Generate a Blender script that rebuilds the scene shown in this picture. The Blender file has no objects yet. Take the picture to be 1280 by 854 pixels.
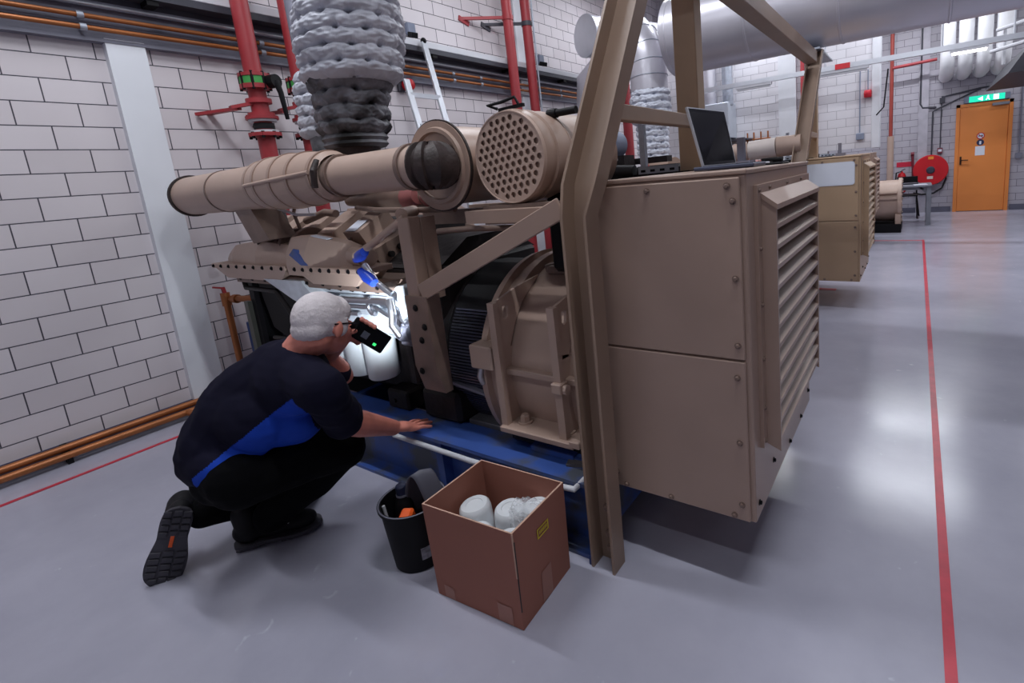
import bpy, bmesh, math, random
from mathutils import Vector as V, Matrix, noise
random.seed(7)
PI = math.pi
C = bpy.context.scene.collection

# ------------------------------------------------------------------ materials
def lin(c):
    return tuple((x/255/12.92 if x/255 <= .04045 else ((x/255+.055)/1.055)**2.4) for x in c)
MATS = {}
def mat(name, rgb, rough=.5, metal=0., var=.12, scale=6., bump=0., bscale=40., dark=None, darkamt=0., dscale=3., coat=0., alpha=1., trans=0., spec=.5):
    m = bpy.data.materials.new(name); m.use_nodes = True
    n = m.node_tree.nodes; l = m.node_tree.links
    b = n['Principled BSDF']
    tc = n.new('ShaderNodeTexCoord')
    col = lin(rgb)
    nz = n.new('ShaderNodeTexNoise'); nz.inputs['Scale'].default_value = scale; nz.inputs['Detail'].default_value = 4
    l.new(tc.outputs['Object'], nz.inputs['Vector'])
    r = n.new('ShaderNodeValToRGB')
    r.color_ramp.elements[0].position = .3; r.color_ramp.elements[1].position = .7
    r.color_ramp.elements[0].color = tuple(min(1, x*(1-var)) for x in col)+(1,)
    r.color_ramp.elements[1].color = tuple(min(1, x*(1+var)) for x in col)+(1,)
    l.new(nz.outputs['Fac'], r.inputs['Fac'])
    out = r.outputs['Color']
    if dark:
        n2 = n.new('ShaderNodeTexNoise'); n2.inputs['Scale'].default_value = dscale; n2.inputs['Detail'].default_value = 6
        l.new(tc.outputs['Object'], n2.inputs['Vector'])
        r2 = n.new('ShaderNodeValToRGB'); r2.color_ramp.elements[0].position = .5-darkamt*.5; r2.color_ramp.elements[1].position = .62
        r2.color_ramp.elements[0].color = (1, 1, 1, 1); r2.color_ramp.elements[1].color = (0, 0, 0, 1)
        r2.color_ramp.elements[0].position = max(.02, .62-darkamt)
        l.new(n2.outputs['Fac'], r2.inputs['Fac'])
        mx = n.new('ShaderNodeMixRGB'); mx.inputs[1].default_value = lin(dark)+(1,)
        l.new(r2.outputs['Color'], mx.inputs[0]); l.new(out, mx.inputs[2]); out = mx.outputs[0]
    l.new(out, b.inputs['Base Color'])
    b.inputs['Roughness'].default_value = rough; b.inputs['Metallic'].default_value = metal
    b.inputs['Specular IOR Level'].default_value = spec
    if coat: b.inputs['Coat Weight'].default_value = coat; b.inputs['Coat Roughness'].default_value = .15
    if alpha < 1: b.inputs['Alpha'].default_value = alpha
    if trans: b.inputs['Transmission Weight'].default_value = trans
    if bump:
        n3 = n.new('ShaderNodeTexNoise'); n3.inputs['Scale'].default_value = bscale; n3.inputs['Detail'].default_value = 3
        l.new(tc.outputs['Object'], n3.inputs['Vector'])
        bp = n.new('ShaderNodeBump'); bp.inputs['Strength'].default_value = bump; bp.inputs['Distance'].default_value = .01
        l.new(n3.outputs['Fac'], bp.inputs['Height']); l.new(bp.outputs['Normal'], b.inputs['Normal'])
    MATS[name] = m
    return m
def emis(name, rgb, s):
    m = bpy.data.materials.new(name); m.use_nodes = True
    b = m.node_tree.nodes['Principled BSDF']
    b.inputs['Base Color'].default_value = lin(rgb)+(1,)
    b.inputs['Emission Color'].default_value = lin(rgb)+(1,); b.inputs['Emission Strength'].default_value = s
    return m
def block_mat(name, rgb, mortar, ax, course, length, z0, y0, bumpk=.5):
    # painted block wall: courses along Z, running along axis ax ('Y' or 'X')
    m = bpy.data.materials.new(name); m.use_nodes = True
    n = m.node_tree.nodes; l = m.node_tree.links; b = n['Principled BSDF']
    g = n.new('ShaderNodeNewGeometry'); s = n.new('ShaderNodeSeparateXYZ'); l.new(g.outputs['Position'], s.inputs[0])
    def mth(op, a, v):
        q = n.new('ShaderNodeMath'); q.operation = op; l.new(a, q.inputs[0]); q.inputs[1].default_value = v; return q.outputs[0]
    c = n.new('ShaderNodeCombineXYZ')
    l.new(mth('SUBTRACT', s.outputs[ax], y0), c.inputs[0]); l.new(mth('SUBTRACT', s.outputs['Z'], z0), c.inputs[1])
    t = n.new('ShaderNodeTexBrick'); l.new(c.outputs[0], t.inputs['Vector'])
    t.offset = .5; t.inputs['Scale'].default_value = 1
    t.inputs['Brick Width'].default_value = length; t.inputs['Row Height'].default_value = course
    t.inputs['Mortar Size'].default_value = .0033; t.inputs['Mortar Smooth'].default_value = .15; t.inputs['Bias'].default_value = 0
    a = lin(rgb)
    t.inputs['Color1'].default_value = a+(1,); t.inputs['Color2'].default_value = tuple(x*f for x, f in zip(a, (.9, .89, .89)))+(1,)
    t.inputs['Mortar'].default_value = lin(mortar)+(1,)
    nz = n.new('ShaderNodeTexNoise'); nz.inputs['Scale'].default_value = 1.3; nz.inputs['Detail'].default_value = 5
    l.new(g.outputs['Position'], nz.inputs['Vector'])
    mx = n.new('ShaderNodeMixRGB'); mx.blend_type = 'MULTIPLY'; mx.inputs[0].default_value = .35
    l.new(t.outputs['Color'], mx.inputs[1]); l.new(nz.outputs['Fac'], mx.inputs[2])
    mx2 = n.new('ShaderNodeMixRGB'); mx2.blend_type = 'MIX'; mx2.inputs[0].default_value = .5
    l.new(mx.outputs[0], mx2.inputs[1]); l.new(t.outputs['Color'], mx2.inputs[2])
    l.new(mx2.outputs[0], b.inputs['Base Color'])
    b.inputs['Roughness'].default_value = .55
    bp = n.new('ShaderNodeBump'); bp.inputs['Strength'].default_value = bumpk; bp.inputs['Distance'].default_value = .008; bp.invert = True
    l.new(t.outputs['Fac'], bp.inputs['Height']); l.new(bp.outputs['Normal'], b.inputs['Normal'])
    return m

TAN = mat('tan_paint', (164, 139, 125), .38, var=.06, scale=3, bump=.03, bscale=60)
TAN_G = mat('gantry_tan_paint', (142, 119, 103), .4, var=.08, scale=4, bump=.03, bscale=60)
TAN2 = mat('tan_paint_light', (182, 157, 143), .45, var=.07, scale=5)
TANM = mat('tan_paint_grubby', (124, 103, 93), .5, var=.2, scale=8, bump=.1)
TAN_Y = mat('ochre_tan_paint', (178, 150, 122), .42, var=.05, scale=3)
DRUST = mat('burnt_metal', (50, 38, 36), .6, var=.5, scale=14, bump=.5, bscale=30)
BLACK = mat('black_paint', (15, 14, 18), .55, var=.2, spec=.2)
BLACKR = mat('black_rubber', (22, 21, 25), .7, var=.2)
DARKM = mat('dark_engine_metal', (34, 29, 30), .55, var=.4, scale=12, bump=.2, spec=.25)
BLUE = mat('blue_paint', (56, 86, 158), .45, var=.1, dark=(78, 82, 92), darkamt=.14, dscale=6)
BLUED = mat('blue_paint_deep', (24, 48, 112), .45, var=.15)
BCAP = mat('blue_plastic', (20, 60, 175), .35, var=.05)
WHITE = mat('white_paint', (205, 206, 212), .5, var=.04)
PIL = mat('pale_grey_paint', (222, 225, 231), .55, var=.04, scale=2)
WPLATE = mat('white_plate', (215, 220, 232), .4, var=.02)
RED = mat('red_pipe_paint', (158, 50, 56), .45, var=.08)
REDL = mat('red_line_paint', (190, 40, 62), .35, var=.14, scale=14)
REDB = mat('bright_red', (190, 20, 32), .4, var=.05)
GREEN = mat('green_ring', (70, 160, 80), .5)
STEEL = mat('bright_steel', (190, 190, 196), .3, metal=1, var=.08)
GALV = mat('galvanised_steel', (164, 170, 182), .4, metal=.4, var=.12, scale=20)
ALU = mat('aluminium', (205, 208, 215), .35, metal=.6, var=.05)
DUCTM = mat('spiral_duct_metal', (196, 194, 203), .36, metal=.35, var=.08, scale=2)
COPPER = mat('copper_tube', (158, 96, 54), .42, metal=.4, var=.15)
QUILT = mat('grey_quilt', (186, 188, 198), .5, var=.1, scale=9, bump=.1)
QUILTB = mat('sooty_quilt', (150, 150, 158), .6, var=.1, dark=(14, 12, 16), darkamt=.36, dscale=5.5)
QUILTW = mat('white_quilt', (200, 204, 216), .55, var=.06)
CARD = mat('cardboard', (152, 98, 82), .75, var=.05, scale=4)
CARDE = mat('cardboard_edge', (196, 160, 140), .8)
TAPE = mat('parcel_tape', (160, 108, 90), .35, var=.04)
YELL = mat('yellow_ink', (215, 190, 50), .6)
FILT = mat('white_filter_paint', (222, 226, 230), .35, var=.03)
LITW = mat('lit_pale_metal', (205, 210, 218), .35, metal=.0, var=.15, scale=15)  # pale tone paints the phone lamp's glare into the engine parts
PLAST = mat('clear_plastic_film', (240, 245, 250), .12, var=.02, alpha=.28, bump=.8, bscale=45)
ORANGE = mat('orange_plastic', (240, 95, 25), .45)
GREYG = mat('grey_rubber_glove', (92, 92, 104), .55, var=.1)
SKIN = mat('skin', (205, 128, 112), .5, var=.09, scale=18)
HAIR = mat('white_hair', (214, 206, 208), .8, var=.08, scale=30, bump=.3, bscale=150)
NAVY = mat('navy_shirt', (19, 18, 36), .9, var=.1, bump=.25, bscale=14, spec=.15)
ROYAL = mat('royal_blue_panel', (26, 66, 175), .8, var=.1, spec=.2)
TROUS = mat('black_trousers', (8, 8, 11), .9, var=.1, spec=.1)
SHOEM = mat('black_shoe', (20, 19, 23), .65, var=.2, spec=.25)
SOLE = mat('black_sole', (58, 56, 64), .6, var=.15)
SCREEN = mat('black_glass', (6, 7, 9), .12, var=.0, spec=.25)
GREYB = mat('grey_blue_plastic', (120, 128, 148), .5)
DOORO = mat('orange_door', (222, 134, 66), .45, var=.05, scale=2)
GREYT = mat('grey_table', (120, 122, 132), .5)
DGREY = mat('dark_grey_steel', (58, 58, 68), .5, var=.15)
MGREY = mat('mid_grey_steel', (116, 116, 130), .5, var=.15)
CREAM = mat('cream_lagging', (208, 196, 190), .55, var=.05)
INK = mat('black_ink', (25, 25, 30), .6)

# ------------------------------------------------------------------ mesh builder
def frame(d, up=V((0, 0, 1))):
    d = V(d).normalized()
    if abs(d.dot(up)) > .98: up = V((0, 1, 0))
    s = d.cross(up).normalized(); u = s.cross(d).normalized()
    return d, s, u
class MB:
    def __init__(s): s.v = []; s.f = []; s.mi = []; s.m = 0
    def add(s, vs, fs):
        o = len(s.v); s.v += [V(p) for p in vs]
        for f in fs: s.f.append([i+o for i in f]); s.mi.append(s.m)
        return s
    def hexa(s, p):
        return s.add(p, [(0, 3, 2, 1), (4, 5, 6, 7), (0, 1, 5, 4), (1, 2, 6, 5), (2, 3, 7, 6), (3, 0, 4, 7)])
    def box(s, x0, x1, y0, y1, z0, z1, b=0):
        if x0 > x1: x0, x1 = x1, x0
        if y0 > y1: y0, y1 = y1, y0
        if z0 > z1: z0, z1 = z1, z0
        if not b:
            return s.hexa([(x0, y0, z0), (x1, y0, z0), (x1, y1, z0), (x0, y1, z0), (x0, y0, z1), (x1, y0, z1), (x1, y1, z1), (x0, y1, z1)])
        return s.obb(V(((x0+x1)/2, (y0+y1)/2, (z0+z1)/2)), (x1-x0, y1-y0, z1-z0), Matrix.Identity(3), b)
    def obb(s, c, size, R=Matrix.Identity(3), b=0):
        bm = bmesh.new(); bmesh.ops.create_cube(bm, size=1)
        for v in bm.verts: v.co = V((v.co.x*size[0], v.co.y*size[1], v.co.z*size[2]))
        if b: bmesh.ops.bevel(bm, geom=list(bm.edges), offset=b, segments=1, profile=.5, affect='EDGES')
        bm.verts.index_update()
        s.add([R @ v.co + V(c) for v in bm.verts], [[v.index for v in f.verts] for f in bm.faces]); bm.free()
        return s
    def bar(s, p0, p1, w, h, up=(0, 0, 1), b=0):
        p0 = V(p0); p1 = V(p1); d, sd, u = frame(p1-p0, V(up))
        R = Matrix((d, sd, u)).transposed()
        return s.obb((p0+p1)/2, ((p1-p0).length, w, h), R, b)
    def tube(s, pts, r, n=12, cap=True):
        pts = [V(p) for p in pts]; k = len(pts)
        rs = r if isinstance(r, (list, tuple)) else [r]*k
        d = (pts[1]-pts[0]).normalized(); _, sd, u = frame(d)
        vs = []; prev = d
        for i in range(k):
            t = (pts[min(i+1, k-1)]-pts[max(i-1, 0)]).normalized()
            q = prev.rotation_difference(t); sd = q @ sd; u = q @ u; prev = t
            for j in range(n):
                a = 2*PI*j/n; vs.append(pts[i]+sd*(math.cos(a)*rs[i])+u*(math.sin(a)*rs[i]))
        fs = [(i*n+j, i*n+(j+1) % n, (i+1)*n+(j+1) % n, (i+1)*n+j) for i in range(k-1) for j in range(n)]
        if cap: fs += [tuple(range(n))[::-1], tuple((k-1)*n+j for j in range(n))]
        return s.add(vs, fs)
    def lathe(s, prof, p0, ax=(0, 0, 1), n=32, cap=True, sx=1.):
        d, sd, u = frame(ax); p0 = V(p0); k = len(prof)
        vs = [p0+d*t+sd*(math.cos(2*PI*j/n)*r*sx)+u*(math.sin(2*PI*j/n)*r) for t, r in prof for j in range(n)]
        fs = [(i*n+j, i*n+(j+1) % n, (i+1)*n+(j+1) % n, (i+1)*n+j) for i in range(k-1) for j in range(n)]
        if cap: fs += [tuple(range(n))[::-1], tuple((k-1)*n+j for j in range(n))]
        return s.add(vs, fs)
    def cyl(s, p0, p1, r0, r1=None, n=20):
        p0 = V(p0); p1 = V(p1)
        return s.lathe([(0, r0), ((p1-p0).length, r0 if r1 is None else r1)], p0, p1-p0, n)
    def prism(s, poly, vec):
        poly = [V(p) for p in poly]; vec = V(vec); k = len(poly)
        return s.add(poly+[p+vec for p in poly], [tuple(range(k))[::-1], tuple(range(k, 2*k))]+[(i, (i+1) % k, k+(i+1) % k, k+i) for i in range(k)])
    def yz(s, poly, x0, x1): return s.prism([(x0, y, z) for y, z in poly], (x1-x0, 0, 0))
    def xz(s, poly, y0, y1): return s.prism([(x, y0, z) for x, z in poly], (0, y1-y0, 0))
    def xy(s, poly, z0, z1): return s.prism([(x, y, z0) for x, y in poly], (0, 0, z1-z0))
    def ell(s, c, r, n=16, R=None):
        c = V(c); vs = []; m = n//2
        for i in range(m+1):
            for j in range(n):
                p = V((math.sin(PI*i/m)*math.cos(2*PI*j/n)*r[0], math.sin(PI*i/m)*math.sin(2*PI*j/n)*r[1], math.cos(PI*i/m)*r[2]))
                vs.append(c+(R @ p if R else p))
        return s.add(vs, [(i*n+j, (i+1)*n+j, (i+1)*n+(j+1) % n, i*n+(j+1) % n) for i in range(m) for j in range(n)])
    def hexbolt(s, c, ax, r=.011, h=.008):
        c = V(c); d = V(ax).normalized()
        s.lathe([(0, r*1.5), (h*.25, r*1.5)], c, d, 14); return s.lathe([(0, r), (h, r), (h*1.2, r*.7)], c, d, 6)
    def grid(s, fn, nu, nv, wu=False):
        o = [fn(i/nu, j/nv) for j in range(nv+1) for i in range(nu+(0 if wu else 1))]
        w = nu if wu else nu+1
        return s.add(o, [(j*w+i, j*w+(i+1) % w, (j+1)*w+(i+1) % w, (j+1)*w+i) for j in range(nv) for i in range(nu)])
    def build(s, name, m, parent=None, smooth=35, fix=True):
        me = bpy.data.meshes.new(name)
        off = rootloc(parent)
        me.from_pydata([p-off for p in s.v], [], s.f)
        for q in (m if isinstance(m, (list, tuple)) else [m]): me.materials.append(q)
        me.polygons.foreach_set('material_index', s.mi)
        bm = bmesh.new(); bm.from_mesh(me)
        bmesh.ops.remove_doubles(bm, verts=bm.verts, dist=1e-6)
        if fix: bmesh.ops.recalc_face_normals(bm, faces=bm.faces)
        bm.to_mesh(me); bm.free()
        if smooth:
            me.polygons.foreach_set('use_smooth', [True]*len(me.polygons)); me.set_sharp_from_angle(angle=math.radians(smooth))
        o = bpy.data.objects.new(name, me); C.objects.link(o)
        if parent is not None: o.parent = parent
        return o
def rootloc(p):
    v = V((0, 0, 0))
    while p is not None: v = v+V(p.location); p = p.parent
    return v
def tag(o, label, cat, group=None, kind=None):
    if label: o['label'] = label
    if cat: o['category'] = cat
    if group: o['group'] = group
    if kind: o['kind'] = kind
    return o
def thing(name, label, cat, loc=(0, 0, 0), group=None):
    o = bpy.data.objects.new(name, None); C.objects.link(o); o.location = loc; o.empty_display_size = .05
    return tag(o, label, cat, group)
def struct(o, label=None):
    o['kind'] = 'structure'
    if label: o['label'] = label
    return o
def copy_tree(o, parent=None, skip=()):
    c = o.copy(); C.objects.link(c); c.parent = parent
    for ch in list(o.children):
        if ch.name.split('.')[0] in skip: continue
        copy_tree(ch, c, skip)
    return c
def arc(c, r, a0, a1, ax1, ax2, n=10):
    c = V(c); ax1 = V(ax1); ax2 = V(ax2)
    return [c+ax1*(r*math.cos(a0+(a1-a0)*i/n))+ax2*(r*math.sin(a0+(a1-a0)*i/n)) for i in range(n+1)]
X_ = V((1, 0, 0)); Y_ = V((0, 1, 0)); Z_ = V((0, 0, 1))
def remesh(name, mb, m, parent, voxel, smooth=6, disp=None, fac=.5):
    """one continuous skin grown over overlapping solids"""
    o = mb.build(name+'_solid', m, None, 0)
    a = o.modifiers.new('r', 'REMESH'); a.mode = 'VOXEL'; a.voxel_size = voxel
    if smooth: b = o.modifiers.new('s', 'SMOOTH'); b.iterations = smooth; b.factor = fac
    dg = bpy.context.evaluated_depsgraph_get()
    me = bpy.data.meshes.new_from_object(o.evaluated_get(dg)); me.name = name
    bpy.data.objects.remove(o)
    if disp:
        nr = [v.normal.copy() for v in me.vertices]
        for v, q in zip(me.vertices, nr): v.co += q*disp(v.co)
    off = rootloc(parent)
    for v in me.vertices: v.co -= off
    me.materials.clear()
    for q in (m if isinstance(m, (list, tuple)) else [m]): me.materials.append(q)
    me.polygons.foreach_set('use_smooth', [True]*len(me.polygons))
    me.polygons.foreach_set('material_index', [0]*len(me.polygons))
    r = bpy.data.objects.new(name, me); C.objects.link(r); r.parent = parent
    return r
def limb(mb, pts, rs, n=14):
    for i in range(len(pts)-1):
        mb.cyl(pts[i], pts[i+1], rs[i], rs[i+1], n)
    for p, r in zip(pts, rs): mb.ell(p, (r, r, r), n)
    return mb

# ------------------------------------------------------------------ camera
cam = bpy.data.cameras.new('camera'); co = bpy.data.objects.new('camera', cam); C.objects.link(co)
yw, tl, rl = .581, .1845, -.0903
fw = V((-math.sin(yw)*math.cos(tl), math.cos(yw)*math.cos(tl), -math.sin(tl)))
rt = V((math.cos(yw), math.sin(yw), 0)); up = rt.cross(fw)
r2 = rt*math.cos(rl)+up*math.sin(rl); u2 = up*math.cos(rl)-rt*math.sin(rl)
co.matrix_world = Matrix((r2, u2, -fw)).transposed().to_4x4()
co.location = (0, 0, 1.35)
cam.sensor_width = 36; cam.sensor_fit = 'HORIZONTAL'; cam.lens = 626.57/1280*36
cam.shift_x = -(740.41-640)/1280; cam.shift_y = (338.4-427)/1280
cam.clip_start = .05; cam.clip_end = 100
bpy.context.scene.camera = co
sc = bpy.context.scene
sc.view_settings.view_transform = 'Standard'; sc.view_settings.look = 'None'; sc.view_settings.gamma = 1
sc.view_settings.use_curve_mapping = False; sc.view_settings.exposure = 0.0

LAMPS = ((-1.0, 12), (.95, 43), (3.9, 33), (6.4, 32), (8.8, 44), (11.2, 42))
# ------------------------------------------------------------------ the room
def floor_mat():
    m = bpy.data.materials.new('grey_epoxy_floor'); m.use_nodes = True
    n = m.node_tree.nodes; l = m.node_tree.links; b = n['Principled BSDF']
    g = n.new('ShaderNodeNewGeometry')
    nz = n.new('ShaderNodeTexNoise'); nz.inputs['Scale'].default_value = 1.6; nz.inputs['Detail'].default_value = 8; nz.inputs['Roughness'].default_value = .62
    l.new(g.outputs['Position'], nz.inputs['Vector'])
    r = n.new('ShaderNodeValToRGB'); r.color_ramp.elements[0].position = .3; r.color_ramp.elements[1].position = .72
    r.color_ramp.elements[0].color = lin((158, 158, 173))+(1,); r.color_ramp.elements[1].color = lin((174, 173, 188))+(1,)
    l.new(nz.outputs['Fac'], r.inputs['Fac'])
    w = n.new('ShaderNodeTexNoise'); w.inputs['Scale'].default_value = 9; w.inputs['Detail'].default_value = 8; w.inputs['Distortion'].default_value = 1.5
    l.new(g.outputs['Position'], w.inputs['Vector'])
    rw = n.new('ShaderNodeValToRGB'); rw.color_ramp.elements[0].position = .69; rw.color_ramp.elements[1].position = .78
    l.new(w.outputs['Fac'], rw.inputs['Fac'])
    mx = n.new('ShaderNodeMixRGB'); l.new(rw.outputs['Color'], mx.inputs[0]); l.new(r.outputs['Color'], mx.inputs[1]); mx.inputs[2].default_value = lin((186, 186, 198))+(1,)
    l.new(mx.outputs[0], b.inputs['Base Color'])
    r2 = n.new('ShaderNodeMapRange'); r2.inputs['To Min'].default_value = .08; r2.inputs['To Max'].default_value = .3
    l.new(nz.outputs['Fac'], r2.inputs['Value']); l.new(r2.outputs[0], b.inputs['Roughness'])
    b.inputs['Specular IOR Level'].default_value = .55
    bp = n.new('ShaderNodeBump'); bp.inputs['Strength'].default_value = .08; bp.inputs['Distance'].default_value = .01
    n3 = n.new('ShaderNodeTexNoise'); n3.inputs['Scale'].default_value = 5; l.new(g.outputs['Position'], n3.inputs['Vector'])
    l.new(n3.outputs['Fac'], bp.inputs['Height']); l.new(bp.outputs['Normal'], b.inputs['Normal'])
    return m
WX = -4.16
struct(MB().box(WX-.1, 5.1, -3.1, 12.8, -.1, 0).build('floor', floor_mat(), None, 0))
struct(MB().box(WX-.1, 5.1, -3.1, 12.8, 4.6, 4.7).build('ceiling', mat('dark_ceiling', (96, 96, 110), .7), None, 0))
BW = block_mat('painted_block_left', (226, 219, 223), (72, 69, 80), 'Y', .1323, .27, .054, .0627, .6)
struct(MB().box(WX-.12, WX, -3.1, 12.8, 0, 4.6).build('wall_left', BW, None, 0))
BWX = block_mat('painted_block_back', (186, 182, 192), (92, 88, 100), 'X', .1323, .27, .054, 0, .5)
struct(MB().box(WX, 5.1, 12.6, 12.75, 0, 4.6).build('wall_back', BWX, None, 0))
BWN = block_mat('painted_block_bright', (222, 220, 226), (158, 154, 164), 'X', .1323, .27, .054, .1, .5)
nw = MB().box(WX, -1.25, 9.3, 9.5, 0, 4.6); nw.box(-1.25, -.62, 9.3, 9.5, 1.42, 4.6)
struct(nw.build('wall_middle', BWN, None, 0), 'bright block partition wall behind the far gensets')
struct(MB().box(-.62, -.5, 9.27, 9.52, 1.40, 4.6, .01).build('trim_1', WHITE, None), 'white column edge of the partition wall')
WR = block_mat('painted_block_right', (196, 192, 200), (92, 88, 100), 'Y', .1323, .27, .054, 0, .5)
struct(MB().box(5.0, 5.1, -3.1, 12.6, 0, 4.6).build('wall_right', WR, None, 0))
struct(MB().box(WX, 5.1, -3.2, -3.1, 0, 4.6).build('wall_front', block_mat('painted_block_front', (196, 192, 200), (92, 88, 100), 'X', .1323, .27, .054, 0, .5), None, 0))
struct(MB().box(WX, WX+.055, 1.186, 1.376, .098, 2.42).build('trim_2', PIL, None), 'pale grey pilaster on the left wall')
struct(MB().box(WX, WX+.055, 5.05, 5.25, .098, 4.6).build('trim_3', PIL, None), 'pale pilaster behind the far red pipes')
struct(MB().box(.0, .17, 12.56, 12.6, 0, 4.6).build('trim_4', mat('grey_pilaster_paint', (176, 172, 182), .55), None), 'pale pilaster between hose reel and alarm box')
struct(MB().box(-2.0, -1.72, 9.24, 9.3, 0, 4.6).build('trim_5', WHITE, None), 'white pilaster on the partition wall')
struct(MB().box(WX, WX+.012, -3.1, 9.3, 0, .097).build('baseboard_left', mat('dark_skirting_paint', (74, 74, 98), .5), None))
struct(MB().box(WX, .60, 12.588, 12.6, 0, .11).box(1.53, 5, 12.588, 12.6, 0, .11).build('baseboard_back', mat('grey_skirting_paint', (96, 96, 112), .5), None))
# ledge, cable tray and steel runner along the left wall
struct(MB().box(WX, -3.98, -3.0, 9.2, 2.70, 2.76, .004).box(WX, -4.1, -3.0, 9.2, 2.62, 2.70).build('trim_6', WHITE, None), 'white ledge along the left wall')
rn = MB().box(WX+.002, -4.13, -3.0, 9.2, 2.40, 2.62).box(WX+.002, -4.09, -3.0, 9.2, 2.585, 2.62).box(WX+.002, -4.10, -3.0, 9.2, 2.395, 2.415).box(WX+.002, -4.115, -3.0, 9.2, 2.49, 2.505)
tag(rn.build('steel_channel', MGREY), 'grey steel channel running along the left wall under the white ledge', 'channel')
tr = thing('cable_tray', 'dark cable tray hung under the white ledge of the left wall', 'cable tray', (-4.04, 3, 2.62))
MB().box(-4.10, -3.985, -3.0, 9.2, 2.655, 2.665).box(-3.99, -3.982, -3, 9.2, 2.655, 2.70).box(-4.10, -4.092, -3, 9.2, 2.62, 2.70).build('tray', DGREY, tr)
b = MB()
for i in range(9): MB().box(-4.13, -3.99, -.8+i*1.1, -.74+i*1.1, 2.625, 2.655).build('bracket', BLACK, tr)
tag(MB().tube([(-4.09, -3, 2.600), (-4.09, 9.2, 2.600)], .009).build('electrical_conduit', ALU), 'thin white metal conduit running above the copper pipes on the left wall', 'conduit')
for z, x, lb in ((2.525, -4.075, 'upper of the two copper pipes running high along the left wall'), (2.458, -4.07, 'lower of the two copper pipes running high along the left wall')):
    p = tag(MB().tube([(x, -3, z), (x, 9.2, z)], .014).build('copper_pipe', COPPER), lb, 'pipe', 'copper pipes high on the left wall')
    for y in (1.08, 2.05, 3.9, 4.3, 5.8):
        MB().cyl((x, y, z), (x, y+.03, z), .02).bar((x, y+.015, z), (WX, y+.015, z), .01, .01).build('pipe_clip', GALV, p)
for x, z, lb in ((-4.1, .085, 'copper pipe along the foot of the left wall, nearest the skirting'), (-4.058, .05, 'lower outer copper pipe along the foot of the left wall')):
    p = tag(MB().tube([(x, -3, z), (x, 4.6, z)], .021).build('copper_pipe', COPPER), lb, 'pipe', 'copper pipes at the foot of the left wall')
    for y in (-.6, .55, 1.62):
        MB().bar((x, y, z), (WX+.01, y, z), .03, .03).box(x-.012, x+.012, y-.012, y+.012, 0, z).build('pipe_clip', BLACK, p)
p = tag(MB().tube([(-4.05, 1.12, .05), (-3.78, 1.12, .05), (-3.66, 1.3, .05)], .019).build('copper_pipe', COPPER), 'short copper branch pipe leaving the floor pipes towards the genset', 'pipe')
p = thing('copper_pipe', 'upright copper pipe with a red valve lever beside the engine', 'pipe', (-4.0, 1.46, 0))
MB().tube([(-4.0, 1.46, 0.03), (-4.0, 1.46, .72), (-3.98, 1.48, .745), (-3.8, 1.5, .75), (-3.62, 1.6, .75)], .021).build('tube', COPPER, p)
MB().cyl((-4.0, 1.46, .70), (-4.0, 1.46, .79), .028).cyl((-3.93, 1.484, .747), (-3.89, 1.488, .747), .03).build('valve_body', COPPER, p)
MB().bar((-4.0, 1.46, .79), (-4.0, 1.455, .83), .02, .02).bar((-4.0, 1.455, .825), (-4.0, 1.40, .842), .024, .012).build('valve_lever', RED, p)
tag(MB().cyl((-3.95, 1.55, 0), (-3.95, 1.55, .56), .02).build('pipe_stub', mat('blue_pipe', (50, 70, 120), .5)), 'short blue pipe stub standing on the floor behind the copper riser', 'pipe')
# red floor markings
z = .0015
for x0, x1, y0, y1, lb in ((-3.822, -3.794, -3, 9.0, 'red painted line on the floor along the left wall'),
                           (.094, .122, -2.8, 8.80, 'long red painted line on the floor to the right of the gensets'),
                           (-3.8, .094, 8.72, 8.76, 'thin red painted line across the floor in front of the partition wall'),
                           (-1.9, -.66, 5.45, 5.53, 'red painted mark on the floor under the second genset cabinet')):
    tag(MB().box(x0, x1, y0, y1, .0005, .003).build('floor_line', REDL, None, 0), lb, 'floor marking')
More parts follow.
